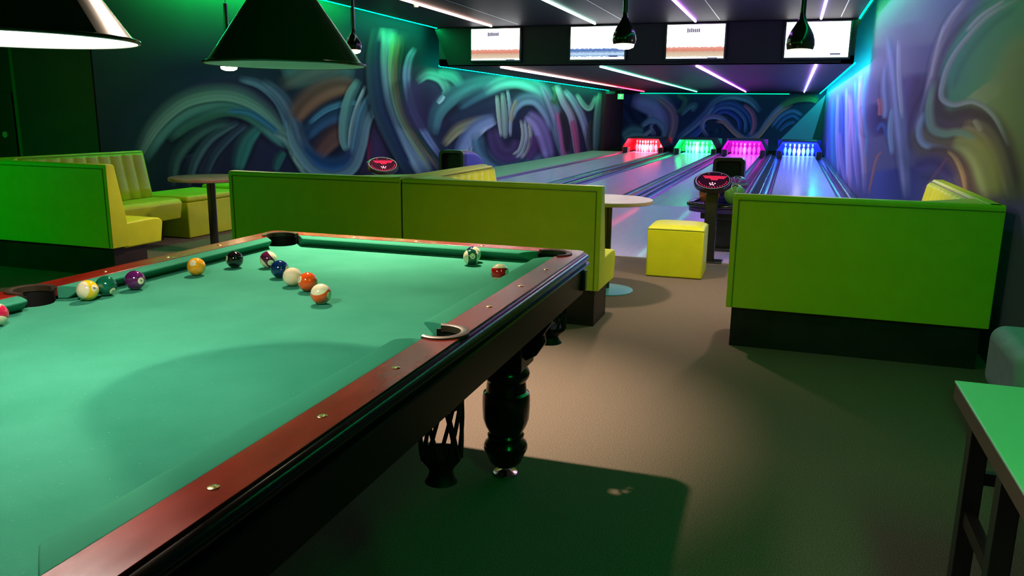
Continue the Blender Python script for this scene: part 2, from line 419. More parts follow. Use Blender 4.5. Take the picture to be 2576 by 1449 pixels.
# ---- murals: spray-painted bands laid over a wall with numpy, kept as colour attributes of the wall meshes
MURAL_LEFT = [
    ([6.43,0.656,6.64,1.128,7.18,1.419,7.83,1.571,8.4,1.641,9.03,1.497,9.71,0.958],0.0522,(0.012,0.037,0.043),(0.012,0.015,0.043),0.5,0.9,1),
    ([9.23,1.779,10.18,1.994,11.29,1.952],0.0447,(0.087,0.136,0.161),(0.062,0.112,0.149),0.6,0.9,1),
    ([9.21,1.553,10.07,1.826,11.06,1.996],0.0164,(0.124,0.074,0.062),(0.124,0.074,0.062),0.5,0.9,1),
    ([7.2,0.999,7.55,1.365,8.1,1.527,8.7,1.487,9.26,1.12,9.51,0.855],0.0194,(0.037,0.019,0.068),(0.012,0.015,0.043),0.9,0.8,1),
    ([8.06,1.124,8.34,0.98,8.29,0.452,7.97,0.19],0.1043,(0.019,0.019,0.037),(0.037,0.019,0.068),0.8,0.9,1),
    ([6.71,0.723,7.02,1.043,7.41,1.263,7.88,1.363,8.38,1.35,8.83,1.171,9.2,0.94,9.51,0.791],0.0194,(0.05,0.136,0.136),(0.161,0.223,0.198),0.95,0.8,1),
    ([6.68,0.724,7.0,1.052,7.41,1.289,7.88,1.385,8.31,1.381,8.76,1.259,9.16,1.018,9.49,0.829],0.0067,(0.161,0.223,0.198),(0.161,0.223,0.198),0.9,0.7,1),
    ([7.13,0.915,7.52,1.103,8.07,1.239,8.52,1.194,8.99,0.995],0.0104,(0.05,0.124,0.081),(0.05,0.136,0.136),0.7,0.9,1),
    ([8.14,1.225,8.56,1.209,8.95,1.061,9.24,0.888],0.0052,(0.037,0.124,0.223),(0.037,0.124,0.223),0.9,0.7,1),
    ([7.13,0.4,7.22,0.698,7.5,0.928,7.84,1.056,8.2,1.1],0.0104,(0.087,0.149,0.136),(0.012,0.037,0.043),0.6,0.9,1),
    ([7.38,0.38,7.54,0.682,7.83,0.92,8.35,1.099],0.0075,(0.099,0.136,0.174),(0.012,0.037,0.043),0.7,0.8,1),
    ([7.69,0.493,7.88,0.735,8.19,0.936,8.51,1.074],0.0067,(0.074,0.099,0.149),(0.012,0.015,0.043),0.6,0.8,1),
    ([8.26,0.503,8.36,0.716,8.49,0.881,8.74,1.033],0.0119,(0.037,0.161,0.149),(0.05,0.136,0.136),0.8,0.9,1),
    ([9.03,0.455,9.13,0.606,9.27,0.704],0.0075,(0.037,0.149,0.124),(0.037,0.149,0.124),0.6,0.9,1),
    ([8.4,1.613,8.83,1.554,9.19,1.375,9.37,1.12,9.36,0.964],0.0075,(0.124,0.161,0.248),(0.062,0.074,0.149),0.8,0.8,1),
    ([8.87,1.614,9.28,1.428,9.58,1.119,9.75,0.794,10.08,0.503],0.0097,(0.112,0.124,0.186),(0.05,0.062,0.124),0.8,0.8,1),
    ([9.49,1.12,9.74,1.322,10.15,1.515,10.69,1.633,11.22,1.623],0.0194,(0.236,0.074,0.043),(0.124,0.05,0.05),0.9,0.9,1),
    ([9.71,0.877,10.12,1.118,10.67,1.243,11.25,1.235,11.63,1.113],0.0179,(0.031,0.074,0.161),(0.012,0.015,0.043),0.9,0.9,1),
    ([9.87,1.064,10.34,1.258,10.9,1.362,11.26,1.368],0.0052,(0.074,0.161,0.26),(0.074,0.161,0.26),0.8,0.8,1),
    ([9.98,0.592,10.37,0.833,10.76,0.97,11.12,0.995],0.0164,(0.186,0.062,0.043),(0.087,0.025,0.037),0.9,0.9,1),
    ([9.51,0.802,9.83,0.616,10.23,0.449,10.67,0.413,11.03,0.526,11.3,0.871],0.0179,(0.012,0.081,0.26),(0.025,0.05,0.124),0.95,0.8,1),
    ([11.52,0.237,11.5,0.617,11.69,0.988,11.89,1.176],0.0358,(0.037,0.019,0.068),(0.062,0.019,0.062),0.9,0.9,1),
    ([11.55,0.928,11.6,0.676,11.59,0.423],0.0045,(0.186,0.012,0.05),(0.186,0.012,0.05),0.7,1,1),
    ([9.07,0.968,9.35,0.885,9.51,0.775,9.61,0.61,9.82,0.406,10.07,0.306],0.0104,(0.161,0.223,0.198),(0.124,0.161,0.186),0.95,0.8,1),
    ([9.55,0.693,9.61,0.583,9.77,0.437],0.0075,(0.26,0.298,0.285),(0.26,0.298,0.285),0.8,0.9,1),
    ([9.42,1.12,9.47,0.909,9.6,0.718,9.97,0.425,10.5,0.305,11.02,0.392,11.29,0.687,11.47,1.052,11.7,1.238,11.97,1.316,12.2,1.177],0.0089,(0.174,0.223,0.26),(0.074,0.112,0.186),0.95,0.8,1),
    ([11.34,1.717,11.05,1.441,10.89,1.116,10.85,0.821,10.92,0.639],0.0089,(0.174,0.26,0.26),(0.062,0.149,0.174),0.9,0.8,1),
    ([11.53,1.634,11.26,1.326,11.06,0.996,10.96,0.668],0.0037,(0.31,0.347,0.384),(0.31,0.347,0.384),0.8,0.8,1),
    ([11.78,1.55,11.4,1.236,11.24,0.933,11.07,0.573],0.0075,(0.087,0.149,0.223),(0.087,0.149,0.223),0.8,0.8,1),
    ([13.26,2.605,13.08,1.79,13.3,1.109,14.24,0.359],0.0447,(0.031,0.05,0.074),(0.012,0.015,0.043),0.8,0.9,1),
    ([12.34,2.581,12.28,2.073,12.39,1.438,12.89,0.837,13.78,0.086],0.0194,(0.211,0.273,0.31),(0.186,0.236,0.409),0.95,0.7,1),
    ([11.96,2.543,11.84,1.984,11.97,1.366,12.44,0.78,13.11,0.131],0.0127,(0.025,0.043,0.056),(0.012,0.019,0.099),1,0.6,1),
    ([12.55,2.538,12.44,1.956,12.61,1.376,13.05,0.868,13.96,0.149],0.006,(0.186,0.26,0.155),(0.211,0.211,0.136),0.95,0.7,1),
    ([12.77,2.526,12.63,1.901,12.79,1.345,13.29,0.864,14.33,0.164],0.0067,(0.161,0.124,0.062),(0.124,0.074,0.087),0.95,0.7,1),
    ([12.98,2.513,12.81,1.91,13.0,1.348,13.51,0.86,14.43,0.235],0.0075,(0.019,0.05,0.037),(0.012,0.015,0.043),0.95,0.7,1),
    ([13.34,2.343,13.09,2.125,12.99,1.786,13.19,1.316,13.71,0.856,14.43,0.388],0.0067,(0.112,0.149,0.285),(0.186,0.211,0.372),0.95,0.7,1),
    ([14.09,1.831,13.99,1.397,14.16,0.885],0.0447,(0.037,0.019,0.068),(0.025,0.012,0.056),0.8,1,1),
    ([13.34,1.766,13.82,1.926,14.45,1.883,14.77,1.673,14.6,1.518],0.0089,(0.124,0.211,0.211),(0.05,0.124,0.124),0.8,0.8,1),
    ([14.27,1.984,15.03,1.947,15.54,1.735],0.0089,(0.062,0.161,0.161),(0.062,0.161,0.161),0.7,0.8,1),
    ([14.01,0.814,14.16,1.18,14.59,1.443,15.44,1.693,17.03,1.912,18.94,2.08],0.0134,(0.062,0.161,0.186),(0.031,0.074,0.124),0.9,0.8,1),
    ([14.26,1.401,14.58,1.555],0.0045,(0.31,0.347,0.434),(0.31,0.347,0.434),0.8,0.9,1),
    ([15.23,1.338,16.32,1.638,17.81,1.898,19.89,2.073],0.0119,(0.043,0.112,0.161),(0.012,0.015,0.043),0.8,0.8,1),
    ([14.82,1.028,15.87,1.183,17.04,1.357,18.1,1.413],0.0224,(0.019,0.025,0.062),(0.019,0.025,0.062),0.7,1,1),
    ([14.49,0.614,15.23,0.907,16.21,1.042,17.38,1.115],0.0089,(0.236,0.211,0.099),(0.174,0.136,0.099),0.95,0.8,1),
    ([15.22,0.351,15.76,0.737,16.44,0.974,17.46,1.123],0.0127,(0.236,0.298,0.434),(0.074,0.124,0.248),0.95,0.7,1),
    ([15.76,0.327,16.21,0.684,16.93,0.943],0.0037,(0.31,0.372,0.465),(0.31,0.372,0.465),0.8,0.7,1),
    ([16.32,0.849,16.69,0.371,17.87,0.045,19.67,-0.004,21.05,0.243],0.0149,(0.074,0.161,0.211),(0.037,0.074,0.124),0.9,0.8,1),
    ([16.67,1.689,17.81,1.943,19.25,2.047,20.93,1.861,22.32,1.303,23.24,0.505,23.9,-0.107],0.0134,(0.124,0.248,0.248),(0.062,0.124,0.186),0.9,0.8,1),
    ([18.45,1.094,18.68,1.374,19.43,1.594,20.6,1.598,21.65,1.246,22.25,0.752],0.0104,(0.149,0.211,0.285),(0.05,0.099,0.161),0.9,0.8,1),
    ([17.31,0.921,17.85,0.414,18.72,0.334,19.01,0.613],0.0164,(0.037,0.019,0.068),(0.074,0.05,0.124),0.9,0.9,1),
    ([17.55,1.644,17.72,1.186,17.9,0.687],0.0037,(0.248,0.31,0.26),(0.248,0.31,0.26),0.95,0.6,1),
    ([17.93,1.707,18.11,1.186,18.18,0.634],0.0045,(0.186,0.26,0.223),(0.186,0.26,0.223),0.95,0.6,1),
    ([18.28,1.78,18.5,1.28,18.53,0.672],0.003,(0.211,0.273,0.31),(0.211,0.273,0.31),0.9,0.6,1),
    ([18.97,1.566,18.68,1.281,18.57,1.0],0.0037,(0.248,0.223,0.124),(0.248,0.223,0.124),0.8,0.8,1),
    ([19.77,1.238,20.81,0.984,21.48,0.55,22.03,-0.017],0.0134,(0.211,0.186,0.322),(0.124,0.087,0.223),0.95,0.8,1),
    ([19.3,1.092,19.51,0.699,19.27,0.362,18.72,0.238],0.003,(0.248,0.31,0.248),(0.248,0.31,0.248),0.95,0.6,1),
    ([19.61,1.091,19.8,0.643,19.53,0.303,18.97,0.15],0.003,(0.248,0.31,0.31),(0.248,0.31,0.31),0.95,0.6,1),
    ([19.95,1.04,20.14,0.635,19.92,0.308,19.34,0.112],0.003,(0.26,0.285,0.223),(0.26,0.285,0.223),0.95,0.6,1),
    ([20.48,0.679,20.68,0.31,20.0,0.03],0.0134,(0.074,0.025,0.099),(0.074,0.025,0.099),0.7,1,1),
    ([21.0,1.966,21.91,1.495,22.78,0.857,23.43,-0.026],0.006,(0.136,0.186,0.26),(0.186,0.124,0.223),0.9,0.8,1),
    ([22.14,2.006,22.57,1.802,22.34,1.545,21.89,1.623],0.006,(0.031,0.099,0.05),(0.031,0.099,0.05),0.9,0.9,1),
    ([22.74,1.306,23.35,0.734,23.62,-0.094],0.0075,(0.273,0.087,0.174),(0.186,0.05,0.112),0.95,0.8,1),
    ([23.03,1.364,23.62,0.73,23.98,0.009],0.0052,(0.012,0.012,0.019),(0.012,0.012,0.019),0.95,0.7,1),
    ([22.46,2.05,23.27,1.593,24.33,1.077,25.06,-0.101],0.006,(0.186,0.26,0.285),(0.273,0.186,0.26),0.9,0.8,1),
    ([24.33,1.077,24.78,0.589,25.21,-0.108],0.0052,(0.26,0.062,0.124),(0.26,0.062,0.124),0.9,0.8,1),
    ([23.32,1.934,24.67,1.534,25.86,0.947,26.89,-0.052],0.006,(0.149,0.223,0.248),(0.149,0.186,0.31),0.9,0.8,1),
    ([24.72,1.858,25.79,1.512,26.62,1.458,27.42,1.863],0.0045,(0.124,0.248,0.211),(0.124,0.248,0.211),0.9,0.8,1),
    ([26.96,1.07,26.77,0.416,27.14,-0.129],0.0067,(0.025,0.037,0.031),(0.025,0.037,0.031),0.8,0.8,1),
    ([28.13,1.988,27.85,1.067,27.74,-0.156],0.0067,(0.087,0.211,0.149),(0.037,0.099,0.087),0.9,0.8,1),
]
MURAL_RIGHT = [
    ([9.06,3.09,6.22,-0.449],0.3477,(0.16,0.15,0.34),(0.16,0.15,0.34),1,0.2,0),
    ([22.11,1.582,17.24,-0.186],0.0343,(0.06,0.14,0.46),(0.1,0.16,0.5),0.9,0.8,1),
    ([25.61,1.804,21.8,0.022],0.0045,(0.06,0.3,0.6),(0.06,0.3,0.6),0.8,0.8,1),
    ([23.01,1.848,21.39,0.815,19.11,0.003],0.003,(0.3,0.4,0.7),(0.3,0.4,0.7),0.8,0.8,1),
    ([21.17,1.846,19.39,1.2,18.81,0.532],0.0037,(0.05,0.12,0.5),(0.05,0.12,0.5),0.9,0.8,1),
    ([18.06,1.718,16.8,1.208,16.56,0.62,15.14,-0.007],0.0045,(0.5,0.28,0.46),(0.3,0.3,0.6),0.9,0.8,1),
    ([19.38,1.879,17.87,0.968,16.12,0.056],0.003,(0.36,0.44,0.7),(0.36,0.44,0.7),0.8,0.8,1),
    ([16.81,1.94,15.37,1.212,14.98,0.549],0.0037,(0.1,0.34,0.62),(0.1,0.34,0.62),0.9,0.8,1),
    ([15.68,2.028,14.74,1.213,13.24,0.632,12.42,0.168],0.0045,(0.34,0.34,0.66),(0.56,0.34,0.42),0.9,0.8,1),
    ([16.36,1.209,15.16,0.675,13.5,0.133],0.0037,(0.3,0.24,0.54),(0.3,0.24,0.54),0.8,0.8,1),
    ([20.51,0.924,18.81,0.363,16.23,-0.026],0.0037,(0.26,0.24,0.56),(0.26,0.24,0.56),0.8,0.8,1),
    ([14.52,1.907,14.34,1.465,13.13,0.987,12.84,0.652],0.003,(0.14,0.3,0.6),(0.14,0.3,0.6),0.8,0.8,1),
    ([9.36,2.482,9.17,1.929],0.082,(0.36,0.38,0.46),(0.36,0.38,0.46),0.8,1,1),
    ([10.49,2.293,9.19,1.622],0.0522,(0.34,0.28,0.44),(0.34,0.28,0.44),0.8,1,1),
    ([11.73,1.436,11.7,1.222,10.67,1.039],0.0194,(0.06,0.05,0.2),(0.06,0.05,0.2),0.95,0.9,1),
    ([9.35,0.737,8.68,0.389],0.0596,(0.08,0.1,0.4),(0.08,0.1,0.4),0.9,0.9,1),
    ([8.39,1.66,8.34,1.303,8.04,0.954],0.0298,(0.16,0.1,0.26),(0.12,0.08,0.2),0.9,0.9,1),
    ([11.81,1.503,11.36,1.371,11.44,1.263],0.0052,(0.6,0.2,0.2),(0.4,0.14,0.26),0.9,0.8,1),
    ([11.75,1.068,11.23,1.165,10.72,1.131,10.32,1.001],0.0037,(0.08,0.14,0.5),(0.08,0.14,0.5),0.8,0.8,1),
    ([10.78,0.847,11.3,0.726,11.59,0.505,11.84,0.221],0.0022,(0.5,0.2,0.2),(0.5,0.2,0.2),0.9,0.8,1),
    ([11.31,1.951,11.13,1.608,10.7,1.364,10.82,1.225],0.0067,(0.34,0.4,0.66),(0.2,0.2,0.5),0.95,0.8,1),
    ([11.43,2.247,10.28,1.755,9.49,1.31,8.8,0.924,8.14,0.518],0.0097,(0.42,0.42,0.66),(0.16,0.22,0.5),0.95,0.8,1),
    ([10.31,2.103,9.81,1.648,9.15,1.229],0.0037,(0.56,0.5,0.66),(0.56,0.5,0.66),0.8,0.8,1),
    ([10.16,1.358,10.09,1.095,9.65,0.848],0.0045,(0.3,0.44,0.66),(0.3,0.44,0.66),0.9,0.8,1),
    ([6.32,2.043,6.91,1.953,7.3,1.786,7.46,1.612,7.65,1.332,8.15,1.074],0.0075,(0.5,0.44,0.56),(0.24,0.18,0.3),0.95,0.8,1),
    ([7.23,1.959,7.49,1.708,7.57,1.555],0.003,(0.6,0.52,0.6),(0.6,0.52,0.6),0.8,0.9,1),
    ([6.25,1.933,6.7,1.768,7.01,1.561,7.36,1.36,7.71,1.134],0.0134,(0.16,0.12,0.2),(0.16,0.12,0.2),0.8,0.9,1),
    ([7.38,1.516,7.74,1.3,7.87,1.097,7.53,0.908],0.0104,(0.2,0.2,0.34),(0.2,0.2,0.34),0.8,0.9,1),
    ([4.64,1.766,5.1,1.617,5.34,1.396],0.0546,(0.1,0.34,0.24),(0.2,0.42,0.26),1,0.35,0),
    ([4.5,1.518,4.68,1.319,4.51,1.016],0.0397,(0.3,0.42,0.2),(0.24,0.3,0.14),1,0.6,0),
    ([5.57,1.437,5.21,1.349],0.0373,(0.36,0.46,0.26),(0.36,0.46,0.26),0.8,1,1),
    ([4.98,1.835,5.6,1.813,6.18,1.725,6.58,1.595,6.7,1.434],0.0164,(0.12,0.36,0.28),(0.12,0.36,0.28),1,0.7,1),
    ([7.17,1.235,6.71,1.107,5.96,1.112,5.2,1.02,4.62,0.811],0.0447,(0.12,0.1,0.12),(0.3,0.26,0.12),1,0.5,1),
    ([7.08,1.564,7.14,1.326,6.56,1.237,5.81,1.263,5.21,1.197,4.76,1.042,4.4,0.833],0.0179,(0.09,0.06,0.12),(0.14,0.12,0.08),1,0.7,1),
    ([6.02,1.208,5.41,1.183,4.95,1.064,4.53,0.859],0.0119,(0.32,0.28,0.22),(0.22,0.18,0.12),1,0.8,1),
    ([5.67,1.239,5.4,1.172],0.0045,(0.42,0.4,0.34),(0.42,0.4,0.34),0.8,0.9,1),
    ([6.3,1.09,5.69,1.082,5.24,0.996,4.89,0.825],0.0209,(0.3,0.4,0.22),(0.5,0.46,0.14),1,0.7,1),
    ([7.41,1.548,7.48,1.33,7.22,1.173,6.65,1.137,6.06,1.156,5.48,1.124],0.0067,(0.16,0.34,0.3),(0.34,0.44,0.32),0.95,0.8,1),
    ([7.74,1.3,7.9,1.131,7.52,1.033,6.74,1.028,6.25,1.029],0.0052,(0.32,0.42,0.6),(0.32,0.42,0.6),0.95,0.8,1),
    ([7.37,0.98,6.47,1.002,5.84,0.939,5.49,0.792],0.0134,(0.16,0.1,0.14),(0.2,0.14,0.1),0.95,0.8,1),
    ([7.93,0.819,6.91,0.908,6.05,0.848],0.0164,(0.1,0.08,0.3),(0.1,0.08,0.3),0.8,0.9,1),
    ([6.43,1.022,6.07,0.978,5.78,0.892,5.61,0.782],0.0037,(0.5,0.34,0.2),(0.5,0.34,0.2),0.9,0.9,1),
    ([6.37,0.978,6.91,0.787,7.32,0.66],0.003,(0.3,0.14,0.26),(0.3,0.14,0.26),0.6,0.9,1),
    ([4.9,1.845,5.61,1.837,6.26,1.758,6.7,1.657,6.93,1.528,6.92,1.397,6.4,1.34,5.74,1.347,5.16,1.262,4.71,1.104],0.0045,(0.46,0.46,0.6),(0.26,0.4,0.34),0.95,0.8,1),
    ([5.25,1.881,5.84,1.863,6.3,1.812],0.0037,(0.5,0.46,0.6),(0.5,0.46,0.6),0.8,0.9,1),
]
MURAL_FAR = [
    ([-6.33,1.209,1.2,1.308],0.0348,(0.02,0.05,0.1),(0.02,0.05,0.1),1,0.3,0),
    ([-5.94,1.889,-5.01,1.643,-4.71,1.082,-4.87,0.405],0.0194,(0.24,0.34,0.5),(0.3,0.3,0.55),0.95,0.8,1),
    ([-5.02,1.939,-4.4,1.457,-4.26,0.866,-4.47,0.037],0.006,(0.26,0.18,0.14),(0.36,0.3,0.4),0.9,0.8,1),
    ([-6.24,1.632,-5.82,1.065,-5.58,0.768],0.0149,(0.02,0.04,0.08),(0.02,0.04,0.08),0.9,0.9,1),
    ([-6.26,0.375,-5.88,0.611,-5.42,0.59],0.0104,(0.1,0.3,0.28),(0.1,0.3,0.28),0.9,0.8,1),
    ([-6.03,0.38,-5.56,0.39,-5.11,0.701],0.0037,(0.3,0.4,0.42),(0.3,0.4,0.42),0.8,0.8,1),
    ([-5.55,0.798,-5.13,1.076,-4.74,0.857,-4.61,0.335],0.0052,(0.2,0.36,0.46),(0.2,0.36,0.46),0.9,0.8,1),
    ([-5.05,0.927,-4.8,0.557,-4.94,0.252],0.006,(0.02,0.02,0.06),(0.02,0.02,0.06),0.9,0.9,1),
    ([-4.2,2.046,-3.82,1.829,-3.94,1.388,-4.24,1.311],0.0075,(0.06,0.2,0.12),(0.02,0.025,0.07),0.8,0.9,1),
    ([-4.05,1.239,-3.73,1.566,-3.51,1.612,-3.62,1.362],0.0045,(0.08,0.28,0.26),(0.08,0.28,0.26),0.8,0.9,1),
    ([-4.18,0.345,-3.61,0.832,-3.13,1.324,-2.79,1.764,-2.23,1.983,-1.58,1.844,-1.13,1.42],0.0067,(0.14,0.3,0.44),(0.05,0.12,0.26),0.95,0.8,1),
    ([-4.02,0.124,-3.45,0.584,-3.11,0.959],0.0052,(0.05,0.14,0.4),(0.05,0.14,0.4),0.9,0.8,1),
    ([-2.92,1.472,-2.57,1.722,-2.07,1.726,-1.55,1.344,-1.36,0.77,-1.58,0.403],0.0045,(0.05,0.16,0.46),(0.02,0.025,0.07),0.95,0.8,1),
    ([-2.98,1.253,-2.61,1.548,-2.09,1.525,-1.67,1.126,-1.62,0.62],0.0037,(0.1,0.26,0.5),(0.03,0.08,0.3),0.95,0.8,1),
    ([-2.76,1.329,-2.34,1.406,-1.92,1.123,-1.83,0.689],0.0037,(0.06,0.14,0.5),(0.02,0.06,0.3),0.95,0.8,1),
    ([-1.76,1.671,-1.43,1.345,-1.32,0.915,-1.44,0.479],0.0037,(0.5,0.16,0.24),(0.3,0.14,0.3),0.9,0.8,1),
    ([-2.58,0.792,-2.54,0.617],0.0104,(0.02,0.06,0.1),(0.02,0.06,0.1),1,0.7,1),
    ([-3.0,0.445,-3.23,0.78,-3.16,1.104,-2.83,1.226,-2.46,1.115,-2.0,0.657,-1.55,0.404,-1.14,0.63,-0.89,1.066,-0.58,1.498,-0.12,1.826,0.41,1.928],0.0045,(0.3,0.36,0.52),(0.16,0.2,0.36),0.95,0.8,1),
    ([-2.74,1.023,-2.45,0.998,-1.99,0.598,-1.55,0.375,-1.2,0.484,-0.82,0.995,-0.5,1.399,-0.04,1.686],0.003,(0.44,0.26,0.22),(0.44,0.26,0.22),0.9,0.8,1),
    ([-0.52,1.597,0.01,1.883,0.54,1.929,0.83,1.791],0.006,(0.08,0.3,0.1),(0.04,0.2,0.1),0.9,0.9,1),
    ([-0.74,0.854,-0.42,1.287,-0.03,1.461,0.33,1.296],0.003,(0.08,0.2,0.44),(0.08,0.2,0.44),0.9,0.8,1),
    ([-0.59,0.784,-0.34,1.145,-0.01,1.292,0.23,1.126],0.003,(0.05,0.14,0.4),(0.05,0.14,0.4),0.9,0.8,1),
    ([-0.45,0.716,-0.19,0.977,0.08,1.067],0.003,(0.05,0.12,0.34),(0.05,0.12,0.34),0.9,0.8,1),
    ([1.13,2.057,0.99,1.793,0.88,1.513,0.81,1.162],0.0015,(0.1,0.5,0.7),(0.1,0.5,0.7),1,0.3,0),
]



def pq(x, y, z):
    h = np.hypot(x, y)
    return np.arctan2(x, y), (z - EYE) / h


def spline(P, n=14):
    P = np.array(P, float)
    P = np.vstack([2 * P[0] - P[1], P, 2 * P[-1] - P[-2]])
    out = []
    for i in range(1, len(P) - 2):
        for t in np.linspace(0, 1, n, endpoint=False):
            t2, t3 = t * t, t * t * t
            out.append(0.5 * ((2 * P[i]) + (-P[i - 1] + P[i + 1]) * t + (2 * P[i - 1] - 5 * P[i] + 4 * P[i + 1] - P[i + 2]) * t2 + (-P[i - 1] + 3 * P[i] - 3 * P[i + 1] + P[i + 2]) * t3))
    out.append(P[-2])
    return np.array(out)


def paint(gx, gy, gz, base, strokes, world, sharp=0.38):
    P, Q = pq(gx, gy, gz)
    C = base.copy()
    for k, (pts, w, c1, c2, a, soft, taper) in enumerate(strokes):
        ctl = []
        for i in range(0, len(pts), 2):
            x, y, z = world(pts[i], pts[i + 1])
            p_, q_ = pq(x, y, z)
            ctl.append((float(p_), float(q_)))
        S = spline(ctl, 10 if len(ctl) > 2 else 4)
        m = len(S) - 1
        best = np.full(P.shape, 1e9)
        side = np.zeros(P.shape)
        tt = np.zeros(P.shape)
        lo = S.min(0) - w * 1.3
        hi = S.max(0) + w * 1.3
        near = (P > lo[0]) & (P < hi[0]) & (Q > lo[1]) & (Q < hi[1])
        if not near.any():
            continue
        pn, qn = P[near], Q[near]
        bn, sn, tn = best[near], side[near], tt[near]
        for i in range(m):
            ax, ay = S[i]
            dx, dy = S[i + 1] - S[i]
            L2 = dx * dx + dy * dy + 1e-12
            t = np.clip(((pn - ax) * dx + (qn - ay) * dy) / L2, 0, 1)
            ex, ey = pn - ax - t * dx, qn - ay - t * dy
            d = np.hypot(ex, ey)
            b = d < bn
            bn[b] = d[b]
            sn[b] = np.sign(dx * ey - dy * ex)[b]
            tn[b] = ((i + t) / m)[b]
        wl = w * (0.35 + 0.65 * np.sin(np.pi * np.clip(tn * 0.86 + 0.07, 0, 1)) ** 0.6) if taper else np.full(tn.shape, w)
        u = bn / wl
        su = sn * u
        sf = np.where(sn > 0, soft, soft * sharp) if taper else soft
        al = a * np.clip((1 - u) / sf, 0, 1)
        al = al * al * (3 - 2 * al)
        if taper:
            al = al * np.clip(np.minimum(tn, 1 - tn) / 0.10, 0, 1) ** 0.7
        mixf = np.clip(0.5 + 0.5 * su, 0, 1)[:, None]
        shade = ((0.86 + 0.34 * np.exp(-((su + 0.45) / 0.30) ** 2) + (0.16 if sharp < 0.5 else 0.07) * np.cos(su * 8.0 + k)) if taper else 1 + 0 * u)[:, None]
        cc = (np.array(c1)[None] * (1 - mixf) + np.array(c2)[None] * mixf) * shade
        if taper:
            # the airbrushed dark line the artist left beside each ribbon
            ed = (0.5 if sharp < 0.5 else 0.2) * a * np.exp(-((u - 1.08) / 0.16) ** 2) * (sn <= 0) * np.clip(np.minimum(tn, 1 - tn) / 0.12 - 0.6, 0, 1)
            C[near] = C[near] * (1 - ed[:, None])
        C[near] = C[near] * (1 - al[:, None]) + cc * al[:, None]
    return np.clip(C, 0, 1)


def mural(name, us, zs, world, base, strokes, flip, post=None, sharp=0.38):
    U, Z = np.meshgrid(us, zs)
    W = [world(u, z) for u, z in ((U, Z),)][0]
    gx, gy, gz = [np.broadcast_to(np.asarray(c, float), U.shape).ravel() for c in W]
    C = paint(gx, gy, gz, base(gx, gy, gz), strokes, world, sharp)
    if post:
        C = post(gx, gy, gz, C)
    nu, nz = len(us), len(zs)
    me = bpy.data.meshes.new(name)
    idx = np.arange(nu * nz).reshape(nz, nu)
    a, b, c, d = idx[:-1, :-1], idx[:-1, 1:], idx[1:, 1:], idx[1:, :-1]
    F = np.stack([a, b, c, d] if not flip else [d, c, b, a], -1).reshape(-1, 4)
    me.from_pydata(np.stack([gx, gy, gz], -1).tolist(), [], F.tolist())
    at = me.color_attributes.new('mural_paint', 'FLOAT_COLOR', 'POINT')
    at.data.foreach_set('color', np.hstack([C, np.ones((len(C), 1))]).astype(np.float32).ravel())
    m = mat('mural_' + name, rough=0.75, spec=0.06)
    nt = m.node_tree
    ca = nt.nodes.new('ShaderNodeVertexColor')
    ca.layer_name = 'mural_paint'
    nt.links.new(ca.outputs[0], nt.nodes['Principled BSDF'].inputs['Base Color'])
    me.materials.append(m)
    o = bpy.data.objects.new(name, me)
    col.objects.link(o)
    o['kind'] = 'structure'
    return o


def fbm(P, Q):
    return 0.5 + 0.25 * np.sin(P * 37 + 2 * np.sin(Q * 29)) + 0.25 * np.sin(Q * 53 + 3 * np.sin(P * 17))


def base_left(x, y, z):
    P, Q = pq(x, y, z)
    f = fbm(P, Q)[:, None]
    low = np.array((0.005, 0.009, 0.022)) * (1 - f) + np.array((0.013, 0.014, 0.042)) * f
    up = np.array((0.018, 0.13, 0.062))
    # navy ground; upper first bay has the cove's green glow painted into its teal
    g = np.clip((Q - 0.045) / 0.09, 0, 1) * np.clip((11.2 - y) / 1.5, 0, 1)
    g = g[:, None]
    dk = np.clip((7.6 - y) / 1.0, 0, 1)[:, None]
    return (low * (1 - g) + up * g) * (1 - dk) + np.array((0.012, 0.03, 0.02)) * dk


def base_right(x, y, z):
    P, Q = pq(x, y, z)
    f = fbm(P * 3, Q)[:, None]
    return np.array((0.06, 0.06, 0.27)) * (1 - f) + np.array((0.12, 0.09, 0.30)) * f


def base_far(x, y, z):
    P, Q = pq(x, y, z)
    f = fbm(P * 4, Q * 4)[:, None]
    return np.array((0.015, 0.04, 0.09)) * (1 - f) + np.array((0.03, 0.08, 0.16)) * f


def inv_space(y0, y1, n):
    return 1.0 / np.linspace(1.0 / y0, 1.0 / y1, n)


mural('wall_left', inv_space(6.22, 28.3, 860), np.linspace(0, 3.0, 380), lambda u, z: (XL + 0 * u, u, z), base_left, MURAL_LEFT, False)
right_us = np.concatenate([np.linspace(-2.6, 2.4, 20, endpoint=False), inv_space(2.4, YF, 760)])
mural('wall_right', right_us, np.linspace(0, 3.0, 460), lambda u, z: (XR + 0 * u, u, z), base_right, MURAL_RIGHT, True, None, 0.85)


def far_post(x, y, z, C):
    # the plain blue wedge beside the right-hand corner, and the dark strip next to it
    d = (x - (-0.35)) / (1.05 + 0.35)
    hz = 0.45 + (2.05 - 0.45) * d
    inside = (z < hz) & (x > -0.35)
    C[inside] = (0.10, 0.38, 0.50)
    C[(x > 1.05 - 0.33 * (2.05 - z) / 1.6) & inside] = (0.02, 0.10, 0.09)
    return C


mural('wall_far', np.linspace(-6.3, XR, 640), np.linspace(0, 2.2, 260), lambda u, z: (u, YF + 0 * u, z), base_far, MURAL_FAR, False, far_post)
struct('wall_recess', MB().box(-6.45, -6.28, 28.3, YF, 0, 3.0).box(-6.45, -6.3, 28.28, 28.3, 0, 3.0), mat('recess_red_black', (0.03, 0.006, 0.006), 0.7))

